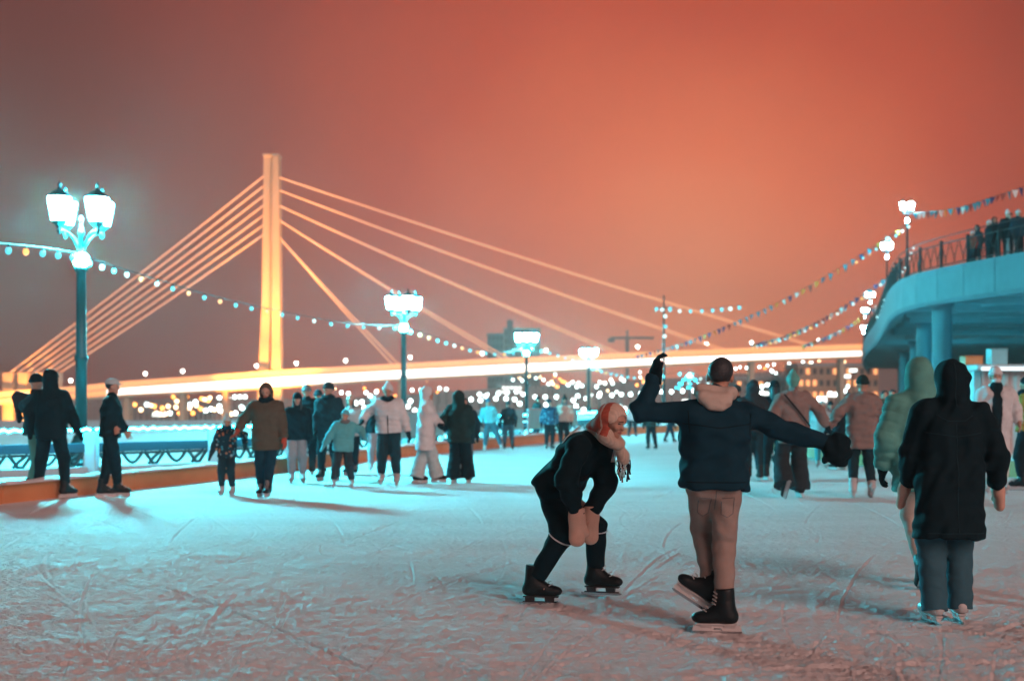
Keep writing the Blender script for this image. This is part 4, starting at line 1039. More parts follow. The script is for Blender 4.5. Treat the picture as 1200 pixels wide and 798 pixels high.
def flecked(key, base, cols, scale=34, thr=0.20):
    m = fabric(key, base); n, l = m.node_tree.nodes, m.node_tree.links; b = n['Principled BSDF']; src = b.inputs['Base Color'].links[0].from_socket
    t = n.new('ShaderNodeTexCoord'); v = n.new('ShaderNodeTexVoronoi'); v.inputs['Scale'].default_value = scale; l.new(t.outputs['Object'], v.inputs['Vector'])
    st = n.new('ShaderNodeMath'); st.operation = 'LESS_THAN'; st.inputs[1].default_value = thr; l.new(v.outputs['Distance'], st.inputs[0])
    rp = n.new('ShaderNodeValToRGB'); rp.color_ramp.interpolation = 'CONSTANT'; sc_ = n.new('ShaderNodeSeparateColor'); l.new(v.outputs['Color'], sc_.inputs[0]); l.new(sc_.outputs[0], rp.inputs[0])
    for i_, c_ in enumerate(cols):
        e = rp.color_ramp.elements[i_] if i_ < 2 else rp.color_ramp.elements.new(0.9)
        e.position = i_ / len(cols); e.color = (*c_, 1)
    mx = n.new('ShaderNodeMixRGB'); l.new(st.outputs[0], mx.inputs[0]); l.new(src, mx.inputs[1]); l.new(rp.outputs[0], mx.inputs[2]); l.new(mx.outputs[0], b.inputs['Base Color'])
    return m
from mathutils.bvhtree import BVHTree
def stitched(J, ob, runs, r, m, name='seam', dirv=(0, 1, 0)):
    """raised seams: each run of points is dropped onto the garment along dirv (body frame, metres of the canonical body)"""
    me = ob.data; bv = BVHTree.FromPolygons([v.co for v in me.vertices], [tuple(p.vertices) for p in me.polygons]); sc = J['sc']; dv = Vector(dirv)
    for pts in runs:
        out = []
        for k in range(len(pts) - 1):
            a, b = Vector(pts[k]), Vector(pts[k + 1]); n = max(2, int((b - a).length / 0.02))
            for q in range(n):
                p = a.lerp(b, q / n) * sc; hit = bv.ray_cast(p - dv * 1.5, dv)
                if hit[0] is not None: out.append(hit[0] - dv * 0.001)
        if len(out) > 2: MB().tube(out, r, 5).build(name, m, J['t'], True)
PEOPLE = []
def person(label, px, py, top, yaw, wear, pose=None, group=None, h=0.017, loc=None, H=None, seed=None, detail=False):
    """px, py: foot pixel in the photo; top: pixel row of the crown.  wear: dict of garments.  pose in the picture's frame: x right, y away, z up, metres for a 1.75 m body."""
    pose = dict(pose or {}); seed = len(PEOPLE) + 11 if seed is None else seed; r = random.Random(seed)
    if loc is None:
        loc = ground_at(px, py); H = (py - top) / FPX * loc.y
    sc = H / pose.get('refH', 1.845)
    t = thing('person', label, wear.get('cat', 'person'), tuple(loc), math.radians(yaw), group); PEOPLE.append(t)
    Rz = rot('Z', -yaw)
    toL = lambda q: Rz @ np.asarray(q, float)
    facing_away = math.cos(math.radians(yaw)) >= 0
    def side(l):                                   # picture side -> body side
        c = math.cos(math.radians(yaw))
        if abs(c) < 0.2: return l
        return l if c > 0 else {'l': 'r', 'r': 'l'}[l]
    hip = toL(pose.get('hip', (0, 0, 1.0)))
    if 'up' in pose: up = toL(pose['up'])
    else: up = np.array([math.sin(math.radians(pose.get('tilt', r.uniform(-2, 2)))), math.sin(math.radians(pose.get('lean', r.uniform(-1, 4)))), 1.0])
    up = up / np.linalg.norm(up)
    xa = V(1, 0, 0); xa = xa - up * (xa @ up); xa /= np.linalg.norm(xa)
    if 'twist' in pose: xa = np.array(Matrix.Rotation(math.radians(pose['twist']), 3, Vector(up))) @ xa
    fw = np.cross(up, xa)
    chest = hip + up * 0.33; nb = hip + up * 0.535
    sw = pose.get('sw', 0.185)
    sh = {'l': hip + up * 0.462 - xa * sw, 'r': hip + up * 0.462 + xa * sw}
    for s in 'lr':
        if 'sh' + s in pose: sh[side(s)] = toL(pose['sh' + s])
    hw = pose.get('hw', 0.092); hj = {'l': hip - V(hw, 0, 0.03), 'r': hip + V(hw, 0, -0.03)}
    skates = wear.get('skates', 'hockey')
    ah = 0.165 if skates else 0.10
    foot = {}; fyaw = {}; fpit = {}
    for s in 'lr':
        d_ = {'l': (-0.11, 0, 0), 'r': (0.11, 0, 0)}[s]
        key = 'f' + s
        if key in pose: b = side(s); foot[b] = toL(pose[key]); fyaw[b] = pose.get(key + 'yaw', 0); fpit[b] = pose.get(key + 'pitch', 0)
    for b in 'lr':
        if b not in foot:
            foot[b] = V(-0.11 if b == 'l' else 0.11, r.uniform(-0.06, 0.1), 0); fyaw[b] = (10 if b == 'l' else -10) + r.uniform(-6, 6); fpit[b] = 0
    ank = {b: foot[b] + V(0, 0, ah) for b in 'lr'}
    knee = {}
    for b in 'lr':
        fy = math.radians(fyaw[b]); kp = V(-math.sin(fy) * 0.6, 1, 0.1)
        if 'kp' in pose: kp = toL(pose['kp'])
        knee[b], ank[b] = ik(hj[b], ank[b], pose.get('l1', 0.415), pose.get('l2', 0.405), kp)
    for s in 'lr':
        if 'k' + s in pose: knee[side(s)] = toL(pose['k' + s])
    elbow, wrist = {}, {}
    for b in 'lr':
        sg = -1 if b == 'l' else 1
        tgt = sh[b] + V(sg * r.uniform(0.05, 0.12), r.uniform(-0.02, 0.10), -0.51)
        pole = V(sg * 0.5, -1, 0)
        for s in 'lr':
            if side(s) == b:
                if 'h' + s in pose: tgt = toL(pose['h' + s])
                if 'ep' + s in pose: pole = toL(pose['ep' + s])
        elbow[b], wrist[b] = ik(sh[b], tgt, 0.285, 0.255, pole)
    hy, hp, hr = pose.get('head', (r.uniform(-15, 15), r.uniform(-10, 4), 0))
    HR = rot('Z', hy) @ rot('X', hp) @ rot('Y', hr)
    hc = pose.get('headpos'); hc = toL(hc) if hc is not None else nb + up * 0.09 + V(0, 0.015, 0.065)
    hp_ = lambda x, y, z: hc + HR @ V(x, y, z)
    bare = wear.get('hands', 'glove')
    # ---- body: one continuous mesh
    P = [C(hj['l'] + V(0.02, 0, 0.05), hj['r'] + V(-0.02, 0, 0.05), 0.115, k=0.05), C(hip, chest, 0.115, 0.12, k=0.06), C(chest - xa * 0.07, chest + xa * 0.07, 0.115, k=0.06), C(sh['l'] + xa * 0.03, sh['r'] - xa * 0.03, 0.058, k=0.06),
         C(nb - up * 0.03, hp_(0, -0.02, -0.06), 0.056, 0.052, k=0.03)]
    for b in 'lr':
        P += [C(sh[b], elbow[b], 0.05, 0.041, k=0.03), C(elbow[b], wrist[b], 0.041, 0.028, k=0.015), C(hj[b], knee[b], 0.085, 0.056, k=0.03), C(knee[b], ank[b], 0.056, 0.038, k=0.02), C(ank[b], ank[b] + V(0, 0.08, -0.05), 0.036, 0.03, k=0.02)]
        d = wrist[b] - elbow[b]; d = d / np.linalg.norm(d)
        if bare == 'bare': P += hand_prims(wrist[b], d, V(0.1 if b == 'l' else -0.1, 1, 0.3), 0.95, 0.35)
        else: P += [C(wrist[b], wrist[b] + d * 0.10, 0.026, 0.022, k=0.02)]
    P += [E(hp_(0, -0.012, 0.035), (0.077, 0.096, 0.088), HR, k=0.02), C(hp_(0, 0.022, 0.02), hp_(0, 0.042, -0.062), 0.064, 0.040, k=0.03), C(hp_(0, 0.045, -0.078), hp_(0, 0.055, -0.082), 0.026, k=0.02),
          C(hp_(0, 0.080, 0.012), hp_(0, 0.099, -0.020), 0.007, 0.0115, k=0.010), E(hp_(-0.078, -0.01, -0.002), (0.012, 0.022, 0.032), HR, k=0.01), E(hp_(0.078, -0.01, -0.002), (0.012, 0.022, 0.032), HR, k=0.01)]
    if detail or h <= 0.012:
        P += [E(hp_(-0.031, 0.093, 0.014), (0.019, 0.014, 0.012), HR, k=0.012, sub=True), E(hp_(0.031, 0.093, 0.014), (0.019, 0.014, 0.012), HR, k=0.012, sub=True),
              C(hp_(-0.045, 0.076, 0.034), hp_(-0.012, 0.088, 0.032), 0.010, k=0.012), C(hp_(0.045, 0.076, 0.034), hp_(0.012, 0.088, 0.032), 0.010, k=0.012),
              E(hp_(-0.042, 0.068, -0.022), (0.022, 0.020, 0.018), HR, k=0.015), E(hp_(0.042, 0.068, -0.022), (0.022, 0.020, 0.018), HR, k=0.015),
              C(hp_(-0.020, 0.084, -0.050), hp_(0.020, 0.084, -0.050), 0.008, k=0.008)]
    inv = HR.T
    def paint(c):
        q = (c - hc) @ HR
        mi = np.zeros(len(c), int)
        ax_ = np.abs(q[:, 0])
        fr = q[:, 1] > 0.05
        eye = (h <= 0.0145) & fr & (((ax_ - 0.032) / 0.014) ** 2 + ((q[:, 2] - 0.012) / 0.0055) ** 2 < 1); mi[eye] = 2
        brow = (h <= 0.0125) & fr & (np.abs(ax_ - 0.032) < 0.019) & (np.abs(q[:, 2] - 0.034 + 0.15 * (ax_ - 0.032)) < 0.0035); mi[brow] = 3
        lip = fr & ((q[:, 0] / 0.026) ** 2 + ((q[:, 2] + 0.050) / 0.0085) ** 2 < 1); mi[lip] = 1
        return mi
    solid('body', P, h, [M_SKIN, M_LIP, M_EYE, M_BROW], t, sc, paint=paint)
    # ---- trousers
    tr = wear.get('trousers')
    if tr:
        m, fit = tr[:2]; long_ = len(tr) > 2; Q = [C(hj['l'] + V(0.02, 0, 0.06), hj['r'] + V(-0.02, 0, 0.06), 0.125 + fit * 0.3, k=0.05), C(hip, hip + up * 0.12, 0.118, k=0.05)]
        for b in 'lr':
            a2 = ank[b] + (knee[b] - ank[b]) / np.linalg.norm(knee[b] - ank[b]) * (-0.075 if long_ else -0.055 if fit > 0.045 else 0.05)
            rr_ = 0.088 if long_ else 0.05 + fit * (1.9 if fit > 0.045 else 0.6)
            Q += [C(hj[b], knee[b], 0.092 + fit * 0.6, 0.060 + fit, k=0.035), C(knee[b], a2, 0.060 + fit, rr_, k=0.03, capb=True)]
        if wear.get('top') and wear['top'][2] > -0.05:
            ln_ = wear['top'][2]; dn_ = -up * 0.55 + V(0, 0, -1) * 0.45 if ln_ > 0.2 else -up
            dn_ = dn_ / np.linalg.norm(dn_); Q.append(CUT(hip + dn_ * (ln_ - 0.07), -dn_))
        tr_ob = solid('trousers', Q, h, F(m), t, sc, wob=0.007, seed=seed + 1)
    # ---- coat or jacket
    ck = wear.get('top')
    if ck:
        m, kind, ln = ck       # kind: puffer / coat / sweater, ln = hem below the hip joint along the trunk
        th = {'puffer': 0.060, 'coat': 0.048, 'sweater': 0.022, 'jacket': 0.042}[kind]
        qo = dict(q=0.014, pitch=0.085) if kind == 'puffer' else {}
        dn = -up * 0.55 + V(0, 0, -1) * 0.45 if ln > 0.2 else -up
        dn = dn / np.linalg.norm(dn); hem = hip + dn * ln
        Q = [*[C(hem + dn * 0.12 + xa * s * 0.055, chest + up * 0.04 + xa * s * 0.07, 0.118 + th + ln * 0.09, 0.105 + th, k=0.05, flat=(fw, 1.06), **qo) for s in (-1, 1)], C(chest - xa * 0.075, chest + xa * 0.075, 0.105 + th, k=0.06), C(hip - V(0.07, 0, 0), hip + V(0.07, 0, 0), 0.10 + th, k=0.06),
             C(sh['l'] + xa * 0.03, sh['r'] - xa * 0.03, 0.054 + th * 0.5, k=0.06), C(sh['l'] + xa * 0.06 + up * 0.02, nb - up * 0.02, 0.05 + th * 0.4, 0.05, k=0.05), C(sh['r'] - xa * 0.06 + up * 0.02, nb - up * 0.02, 0.05 + th * 0.4, 0.05, k=0.05), CUT(hem, dn, soft=0.02)]
        sv = pose.get('slim', 1.0)
        for b in 'lr':
            d = (wrist[b] - elbow[b]); d = d / np.linalg.norm(d)
            Q += [C(sh[b], elbow[b], 0.056 + th * 0.85 * sv, 0.048 + th * 0.75 * sv, k=0.04, **qo), C(elbow[b], wrist[b] - d * 0.005, 0.048 + th * 0.75 * sv, 0.036 + th * 0.55 * sv, k=0.03, capb=True, **qo)]
        Q += [C(nb - up * 0.05, nb + up * 0.03, 0.088, 0.076, k=0.03)]
        hood = wear.get('hood')
        if hood == 'up':
            Q += [E(hp_(0, -0.03, 0.035), (0.112, 0.132, 0.130), HR, k=0.05), C(hp_(0, -0.07, 0.07), hp_(0, -0.125, 0.075), 0.07, 0.035, k=0.05), C(hp_(0, -0.04, -0.02), nb - up * 0.02 - fw * 0.03, 0.10, 0.115, k=0.06),
                  E(hp_(0, 0.125, -0.005), (0.078, 0.115, 0.115), HR, k=0.02, sub=True), E(hp_(0, 0.02, 0.0), (0.083, 0.10, 0.10), HR, k=0.01, sub=True)]
        elif hood == 'down':
            Q += [C(nb - fw * 0.075 - xa * 0.07 - up * 0.02, nb - fw * 0.075 + xa * 0.07 - up * 0.02, 0.055, k=0.05), C(nb - fw * 0.10 - up * 0.09, nb - fw * 0.09, 0.05, 0.06, k=0.05)]
        J_top = nm = {'puffer': 'puffer_jacket', 'coat': 'coat', 'sweater': 'sweater', 'jacket': 'jacket'}[kind]
        top_ob = solid(nm, Q, h, wear.get('topmat') or F(m), t, sc, wob=0.008 if kind == 'puffer' else 0.016 if h <= 0.0125 else 0.012, seed=seed)
        if wear.get('placket'):
            zs = MB(); pts = []
            for k in range(9):
                s = k / 8; c0 = hem + (nb - hem) * s; rad = (0.150 + th + ln * 0.07) * (1 - s) / 1.22 + (0.118 + th) * s / 1.15 if s < 0.8 else 0.10
                pts.append(Vector((c0 + fw * (rad + 0.006)) * sc))
            zs.tube(pts, 0.010 * sc, 5).build('zip', F('black'), t)
        if wear.get('open'):
            Q = []
            for k in range(8):
                s = k / 7; c0 = hem + up * 0.04 + (nb - hem - up * 0.02) * s; rad = (0.118 + th + ln * 0.09) * (1 - s) + (0.105 + th) * s if s < 0.8 else 0.10
                Q.append(c0 + fw * (rad - 0.035))
            solid('sweater_front', [C(Q[k], Q[k + 1], 0.065 + 0.004 * k, 0.065 + 0.004 * (k + 1), k=0.02, flat=(fw, 1.3)) for k in range(7)], 0.014, F(wear['open']), t, sc, wob=0.006, seed=seed)
    # ---- hats, hair, scarves
    hat = wear.get('hat')
    if hat:
        m, kind = hat
        if kind == 'beanie':
            Q = [E(hp_(0, -0.015, 0.055), (0.092, 0.108, 0.095), HR, k=0.02), E(hp_(0, -0.02, 0.10), (0.07, 0.08, 0.065), HR, k=0.04), CUT(hp_(0, 0, 0.028), HR @ V(0, 0.12, -1)), ]
            for k in range(12):
                a0, a1 = 2 * math.pi * k / 12, 2 * math.pi * (k + 1) / 12
                Q.append(C(hp_(0.088 * math.cos(a0), -0.015 + 0.104 * math.sin(a0), 0.05 + 0.012 * math.sin(a0)), hp_(0.088 * math.cos(a1), -0.015 + 0.104 * math.sin(a1), 0.05 + 0.012 * math.sin(a1)), 0.016, k=0.012))
        elif kind == 'tall':
            Q = [E(hp_(0, -0.015, 0.045), (0.094, 0.110, 0.095), HR, k=0.03), C(hp_(0, -0.02, 0.06), hp_(0, -0.035, 0.165), 0.085, 0.035, k=0.03), C(hp_(0, -0.05, 0.02), hp_(0, -0.05, -0.03), 0.075, 0.07, k=0.03), CUT(hp_(0, 0.02, 0.015), HR @ V(0, 0.7, -1))]
        elif kind == 'pompom':
            Q = [E(hp_(0, -0.015, 0.055), (0.094, 0.110, 0.098), HR, k=0.02), CUT(hp_(0, 0, 0.024), HR @ V(0, 0.12, -1)), E(hp_(0, -0.02, 0.175), (0.045, 0.045, 0.042), HR, k=0.01)]
        else:                                   # flat cap band
            Q = [E(hp_(0, -0.015, 0.055), (0.092, 0.110, 0.085), HR, k=0.02), CUT(hp_(0, 0, 0.045), HR @ V(0, 0.05, -1)), E(hp_(0, 0.085, 0.055), (0.06, 0.06, 0.012), HR, k=0.02)]
        solid('hat', Q, min(h, 0.012), F(m, bscale=60), t, sc, wob=0.004, seed=seed + 3)
    hair = wear.get('hair')
    if hair:
        m, kind = hair
        hr_ = (0.080, 0.0985, 0.0905) if kind == 'crop' else (0.086, 0.102, 0.092)
        Q = [E(hp_(0, -0.020, 0.041), hr_, HR, k=0.02), E(hp_(0, 0.105, -0.03), (0.09, 0.075, 0.09), HR, k=0.02, sub=True)]
        if kind == 'crop': Q.append(CUT(hp_(0, -0.05, -0.035), HR @ V(0, 0.15, -1)))
        if kind == 'short': Q.append(CUT(hp_(0, -0.05, -0.02), HR @ V(0, 0.25, -1)))
        if kind == 'long':
            for s in (-1, 1): Q.append(C(hp_(0.065 * s, -0.02, 0.03), nb + xa * 0.075 * s + fw * 0.09 - up * 0.20, 0.034, 0.028, k=0.03))
            Q.append(C(hp_(0, -0.06, 0.03), nb - fw * 0.06 - up * 0.04, 0.065, 0.07, k=0.03))
        solid('hair', Q, min(h, 0.012), mat('hair_' + m, FP[m] if m in FP else (0.03, 0.02, 0.015), 0.55, noise=0.3, nscale=60, bump=0.4, bscale=90), t, sc, wob=0.006, seed=seed + 4)
    scf = wear.get('scarf')
    if scf:
        Q = []
        for k in range(10):
            a0, a1 = 2 * math.pi * k / 10, 2 * math.pi * (k + 1) / 10
            p = lambda a: nb + up * (0.035 + 0.012 * math.sin(3 * a)) + xa * 0.085 * math.cos(a) + fw * (0.01 + 0.085 * math.sin(a))
            Q.append(C(p(a0), p(a1), 0.042, k=0.02))
        solid('scarf', Q, min(h, 0.014), F(scf), t, sc, wob=0.010, seed=seed + 5)
    if wear.get('mask'):
        solid('face_mask', [E(hp_(0, 0.052, -0.045), (0.062, 0.060, 0.052), HR, k=0.02), CUT(hp_(0, 0, -0.012), HR @ V(0, 0, 1))], 0.01, F('white'), t, sc)
    # ---- hands
    for b in 'lr':
        d = wrist[b] - elbow[b]; d = d / np.linalg.norm(d); ths = V(0.35 if b == 'l' else -0.35, 1, 0.2)
        pz = 'l' if side('l') == b else 'r'
        if 'hd' + pz in pose: d = toL(pose['hd' + pz]); d = d / np.linalg.norm(d)
        if 'ht' + pz in pose: ths = toL(pose['ht' + pz])
        if bare == 'bare': continue
        kind, m = bare if isinstance(bare, tuple) else ('glove', 'black')
        if kind == 'mitten': Q = mitten_prims(wrist[b], d, ths, pose.get('ms', 1.05))
        elif h > 0.015: Q = mitten_prims(wrist[b], d, ths, 0.9)
        else: Q = hand_prims(wrist[b], d, ths, 1.05, pose.get('curl', 0.45), fat=1.22) + [C(wrist[b] - d * 0.05, wrist[b] + d * 0.02, 0.040, 0.036, k=0.02, capa=True)]
        solid('mitten' if kind == 'mitten' else 'glove', Q, 0.008 if h <= 0.012 else 0.013, F(m), t, sc, wob=0.003, seed=seed + 7)
    # ---- feet
    for b in 'lr':
        if skates: skate(t, skates, ank[b], fyaw[b], fpit[b], sc)
        else:
            fy = math.radians(fyaw[b]); dv = V(-math.sin(fy), math.cos(fy), 0)
            solid('boot', [C(ank[b] + V(0, 0, 0.06), ank[b] - V(0, 0, 0.04), 0.056, 0.052, k=0.03), C(ank[b] - V(0, 0, 0.05), ank[b] - V(0, 0, 0.055) + dv * 0.14, 0.048, 0.042, k=0.03), CUT(V(0, 0, ank[b][2] - 0.098), (0, 0, -1))], 0.014, M_BOOTK, t, sc)
    # ---- handy frame for extras
    t_ = dict(top=locals().get('top_ob'), trousers=locals().get('tr_ob'), t=t, sc=sc, hp_=hp_, hc=hc, HR=HR, hip=hip, up=up, xa=xa, fw=fw, nb=nb, chest=chest, sh=sh, elbow=elbow, wrist=wrist, ank=ank, knee=knee, toL=toL, side=side)
    return t_

# ------------------------------------------------------------------ the crowd, from the left of the picture to the right
def bag(J, m):
    """strap across the back"""
    sc = J['sc']; a = J['sh']['l'] + J['up'] * 0.06; b = J['hip'] + J['xa'] * 0.2 + J['up'] * 0.05
    pts = [Vector((a + (b - a) * k / 8 - J['fw'] * (0.165 + 0.03 * math.sin(math.pi * k / 8))) * sc) for k in range(9)]
    MB().tube(pts, 0.014 * sc, 6).build('bag_strap', F(m), J['t'], True)
W_ = dict
person('person in a bulky black hooded coat seen from behind by the lamp post', 60, 584, 433, -8, W_(top=('black', 'coat', 0.16), hood='up', trousers=('black', 0.03), skates='hockey'), W_(fl=(-0.20, 0, 0), fr=(0.18, 0.06, 0), flyaw=40, fryaw=-30, hl=(-0.34, 0.1, 0.98), hr=(0.36, 0.1, 0.96), head=(-10, 0, 0)))
person('person in pale trousers half hidden behind the black hooded coat', 40, 582, 438, -70, W_(top=('charcoal', 'jacket', 0.08), hat=('black', 'beanie'), trousers=('mint', 0.03), skates='hockey'), W_(hl=(-0.30, 0.2, 1.25), hr=(-0.2, 0.25, 1.3), head=(20, -5, 0), tilt=-4))
J = person('man in a black jacket and pale cap standing in profile beside the lamp post', 129, 583, 442, -82, W_(top=('black', 'jacket', 0.07), hat=('pale', 'cap'), hair=('dark', 'short'), trousers=('black', 0.03), skates='hockey', hands='bare'), W_(fl=(-0.10, -0.06, 0), fr=(0.10, 0.08, 0), flyaw=15, fryaw=-10, hl=(0.16, -0.22, 1.00), hr=(0.24, 0.12, 0.95), head=(0, -3, 0)), h=0.013)
J = person('small child in a patterned dark snowsuit and pale pompom hat holding a hand', 266, 580, 484, 172, W_(cat='child', top=('navy', 'jacket', 0.12), topmat=flecked('snowsuit', (0.012, 0.035, 0.05), [(0.30, 0.45, 0.50), (0.45, 0.16, 0.08), (0.05, 0.25, 0.32)], 17, 0.33), hat=('pale', 'pompom'), trousers=('dark', 0.035), skates='pale', hands=('mitten', 'charcoal'), scarf='navy'), W_(refH=1.90, hl=(-0.36, -0.1, 0.92), hr=(0.42, -0.02, 1.18), fl=(-0.12, 0, 0), fr=(0.13, 0, 0), head=(5, -3, 0)), h=0.014)
child_ = J
person('person in a long brown hooded puffer coat leading the small child', 313, 582, 449, 176, W_(top=('brown', 'puffer', 0.24), hood='up', trousers=('navy', 0.028), skates='hockey', hands=('glove', 'red'), scarf='black'), W_(hl=(-0.47, -0.05, 1.08), hr=(0.30, -0.12, 0.92), fl=(-0.10, -0.02, 0), fr=(0.05, -0.22, 0), head=(8, -8, 0)), h=0.013)
person('person with dark hair and pale jeans behind the brown puffer coat', 348, 566, 460, 190, W_(top=('black', 'jacket', 0.12), hair=('dark', 'long'), trousers=('jeans', 0.035), skates='pale', hat=('black', 'beanie')), W_(hl=(-0.24, -0.1, 0.9), hr=(0.25, -0.1, 0.9)))
person('tall person in a grey beanie and long black coat seen from behind', 359, 556, 451, 5, W_(top=('black', 'coat', 0.34), hat=('grey', 'beanie'), trousers=('black', 0.025)), W_(hl=(-0.22, 0.15, 1.0), hr=(0.22, 0.15, 1.0)))
person('person mostly hidden between the grey beanie and the tall dark coat', 372, 555, 457, 200, W_(top=('navy', 'coat', 0.2), hair=('dark', 'short'), trousers=('navy', 0.025), hat=('dark', 'beanie')))
person('tall man in a long dark coat and dark beanie facing the camera', 386, 563, 448, 165, W_(top=('dark', 'coat', 0.30), hat=('charcoal', 'beanie'), trousers=('black', 0.028), scarf='black', skates='hockey'), W_(hl=(-0.25, -0.05, 0.93), hr=(0.24, -0.12, 0.95), fl=(-0.16, 0.02, 0), fr=(0.14, -0.02, 0), head=(-25, 0, 0)), h=0.014)
person('woman with long dark hair and a pale hood behind the girl in teal', 412, 556, 463, 172, W_(top=('pale', 'coat', 0.1), hair=('dark', 'long'), hat=('cream', 'beanie'), trousers=('black', 0.028)))
person('girl in a pale teal jacket and dark snow trousers with both arms spread', 402, 572, 480, 185, W_(cat='child', top=('teal', 'puffer', 0.13), hat=('teal', 'beanie'), trousers=('charcoal', 0.045), skates='pale', hands=('mitten', 'teal'), scarf='grey'), W_(hl=(-0.45, -0.12, 0.98), hr=(0.48, 0.0, 1.22), fl=(-0.22, -0.05, 0), fr=(0.20, 0.02, 0), head=(-18, 8, 0), tilt=-4), h=0.013)
person('person in a white beanie and dark jacket with pale jeans behind the white jacket', 440, 552, 464, 195, W_(top=('black', 'jacket', 0.06), hat=('white', 'beanie'), trousers=('jeans', 0.035), skates='pale'))
person('woman in a short white jacket, tall pale hat and big black scarf', 456, 568, 449, 178, W_(top=('white', 'puffer', 0.05), hat=('white', 'tall'), scarf='black', trousers=('dark', 0.042), skates='pale', placket=True), W_(hl=(-0.48, -0.08, 1.16), hr=(0.36, -0.08, 0.92), fl=(-0.14, -0.05, 0), fr=(0.15, -0.12, 0), head=(6, -10, 0)), h=0.013)
person('person in a long pale hooded coat skating in profile past the blue screens', 499, 567, 453, -95, W_(top=('white', 'coat', 0.36), hood='up', trousers=('pale', 0.05), hair=('dark', 'long'), skates='hockey'), W_(hl=(0.26, -0.15, 1.12), hr=(0.3, 0.1, 1.10), fl=(-0.16, -0.06, 0), fr=(0.20, 0.06, 0), head=(0, 0, 0)), h=0.013)
person('person in black hood and wide black trousers, back turned, near the blue screens', 538, 566, 457, -15, W_(top=('olive', 'coat', 0.20), hood='up', trousers=('black', 0.05), skates='hockey'), W_(hl=(-0.22, 0.2, 1.12), hr=(0.24, 0.1, 1.0), fl=(-0.12, 0, 0), fr=(0.18, 0.02, 0)))
person('person in grey trousers half hidden behind the black hood near the blue screens', 545, 560, 465, 170, W_(top=('dark', 'coat', 0.22), hair=('dark', 'long'), trousers=('grey', 0.03)))
person('skater in a bright teal jacket with legs apart by the far boards', 574, 529, 467, 185, W_(top=('teal', 'jacket', 0.0), hat=('blue', 'beanie'), trousers=('denim', 0.04), skates='pale'), W_(hl=(-0.28, -0.14, 0.98), hr=(0.30, -0.1, 1.0), fl=(-0.17, 0, 0), fr=(0.42, 0.05, 0), tilt=6), h=0.02)
person('skater in a dark sweater with hands low by the far boards', 596, 528, 469, 5, W_(top=('dark', 'sweater', 0.06), hair=('dark', 'short'), trousers=('denim', 0.03), skates='hockey'), W_(fl=(-0.16, 0, 0), fr=(0.15, 0.1, 0), hl=(-0.30, 0.05, 0.95), hr=(0.26, 0.15, 0.98)), h=0.02)
def at_rail(label, x, y, Hh, yaw, wear, pose=None, h=0.022): return person(label, 0, 0, 0, yaw, wear, pose, None, h, Vector((x, y, -0.03)), Hh)
at_rail('person in an olive coat leaning at the far rail behind the small blue screens', 0.85, 52.2, 1.62, -60, W_(top=('olive', 'coat', 0.1), hat=('dark', 'beanie'), trousers=('black', 0.03), skates=None), W_(lean=12))
person('person in a mottled blue jacket near the far rail left of the laughing woman', 644, 527, 468, 190, W_(top=('blue', 'puffer', 0.08), topmat=flecked('mottled', (0.02, 0.09, 0.16), [(0.10, 0.36, 0.46), (0.01, 0.03, 0.06), (0.06, 0.25, 0.36)], 14, 0.45), hat=('navy', 'beanie'), trousers=('black', 0.03)), h=0.022)
person('person in a dark fur hat beside the mottled blue jacket', 661, 526, 464, 170, W_(top=('cream', 'jacket', 0.04), hair=('dark', 'long'), hat=('olive', 'pompom'), trousers=('black', 0.03), scarf='grey'), h=0.022)
person('distant skater in dark clothes under the raised arm of the waving man', 763, 527, 476, 20, W_(top=('olive', 'jacket', 0.08), hat=('dark', 'beanie'), trousers=('black', 0.035), skates='hockey'), W_(hl=(-0.3, 0.1, 1.0), hr=(0.32, 0.1, 1.1), fl=(-0.12, 0, 0), fr=(0.22, 0.1, 0), lean=8), h=0.022)
person('distant child in a dark suit gliding behind the back of the waving man', 785, 519, 482, -70, W_(cat='child', top=('navy', 'jacket', 0.06), hat=('navy', 'beanie'), trousers=('navy', 0.035), skates='hockey'), W_(fl=(-0.3, 0, 0.02), fr=(0.25, 0.1, 0), lean=14), h=0.024)
person('person in a dark hooded jacket seen from behind right of the waving man', 882, 563, 446, 3, W_(top=('charcoal', 'jacket', 0.10), hood='up', trousers=('dark', 0.032), skates='hockey'), W_(hl=(-0.3, 0.1, 1.05), hr=(0.3, 0.1, 1.0), fl=(-0.08, 0, 0), fr=(0.12, -0.1, 0)), h=0.015)
person('person in a dark teal jacket half hidden by the shoulder of the waving man', 864, 560, 449, 10, W_(top=('dark', 'jacket', 0.10), hair=('dark', 'short'), trousers=('black', 0.032), skates='hockey'), h=0.017)
person('small distant skater in a teal suit beyond the tall pale hat', 948, 536, 468, 170, W_(top=('teal', 'jacket', 0.06), hat=('white', 'beanie'), trousers=('denim', 0.035), skates='pale'), W_(fl=(-0.2, 0, 0), fr=(0.2, 0.05, 0)), h=0.022)
person('small distant skater in a grey coat beyond the joined hands', 973, 532, 470, 20, W_(top=('grey', 'coat', 0.15), hat=('dark', 'beanie'), trousers=('black', 0.03)), h=0.022)
person('tiny distant skater in white near the far boards right of the laughing woman', 741, 512, 473, 190, W_(top=('white', 'jacket', 0.08), hat=('navy', 'beanie'), trousers=('dark', 0.03)), W_(fl=(-0.2, 0, 0), fr=(0.2, 0.05, 0)), h=0.026)
person('small distant child with dark hair between two dark jackets', 899, 540, 463, 180, W_(cat='child', top=('navy', 'jacket', 0.1), hair=('dark', 'short'), trousers=('black', 0.03)), h=0.02)
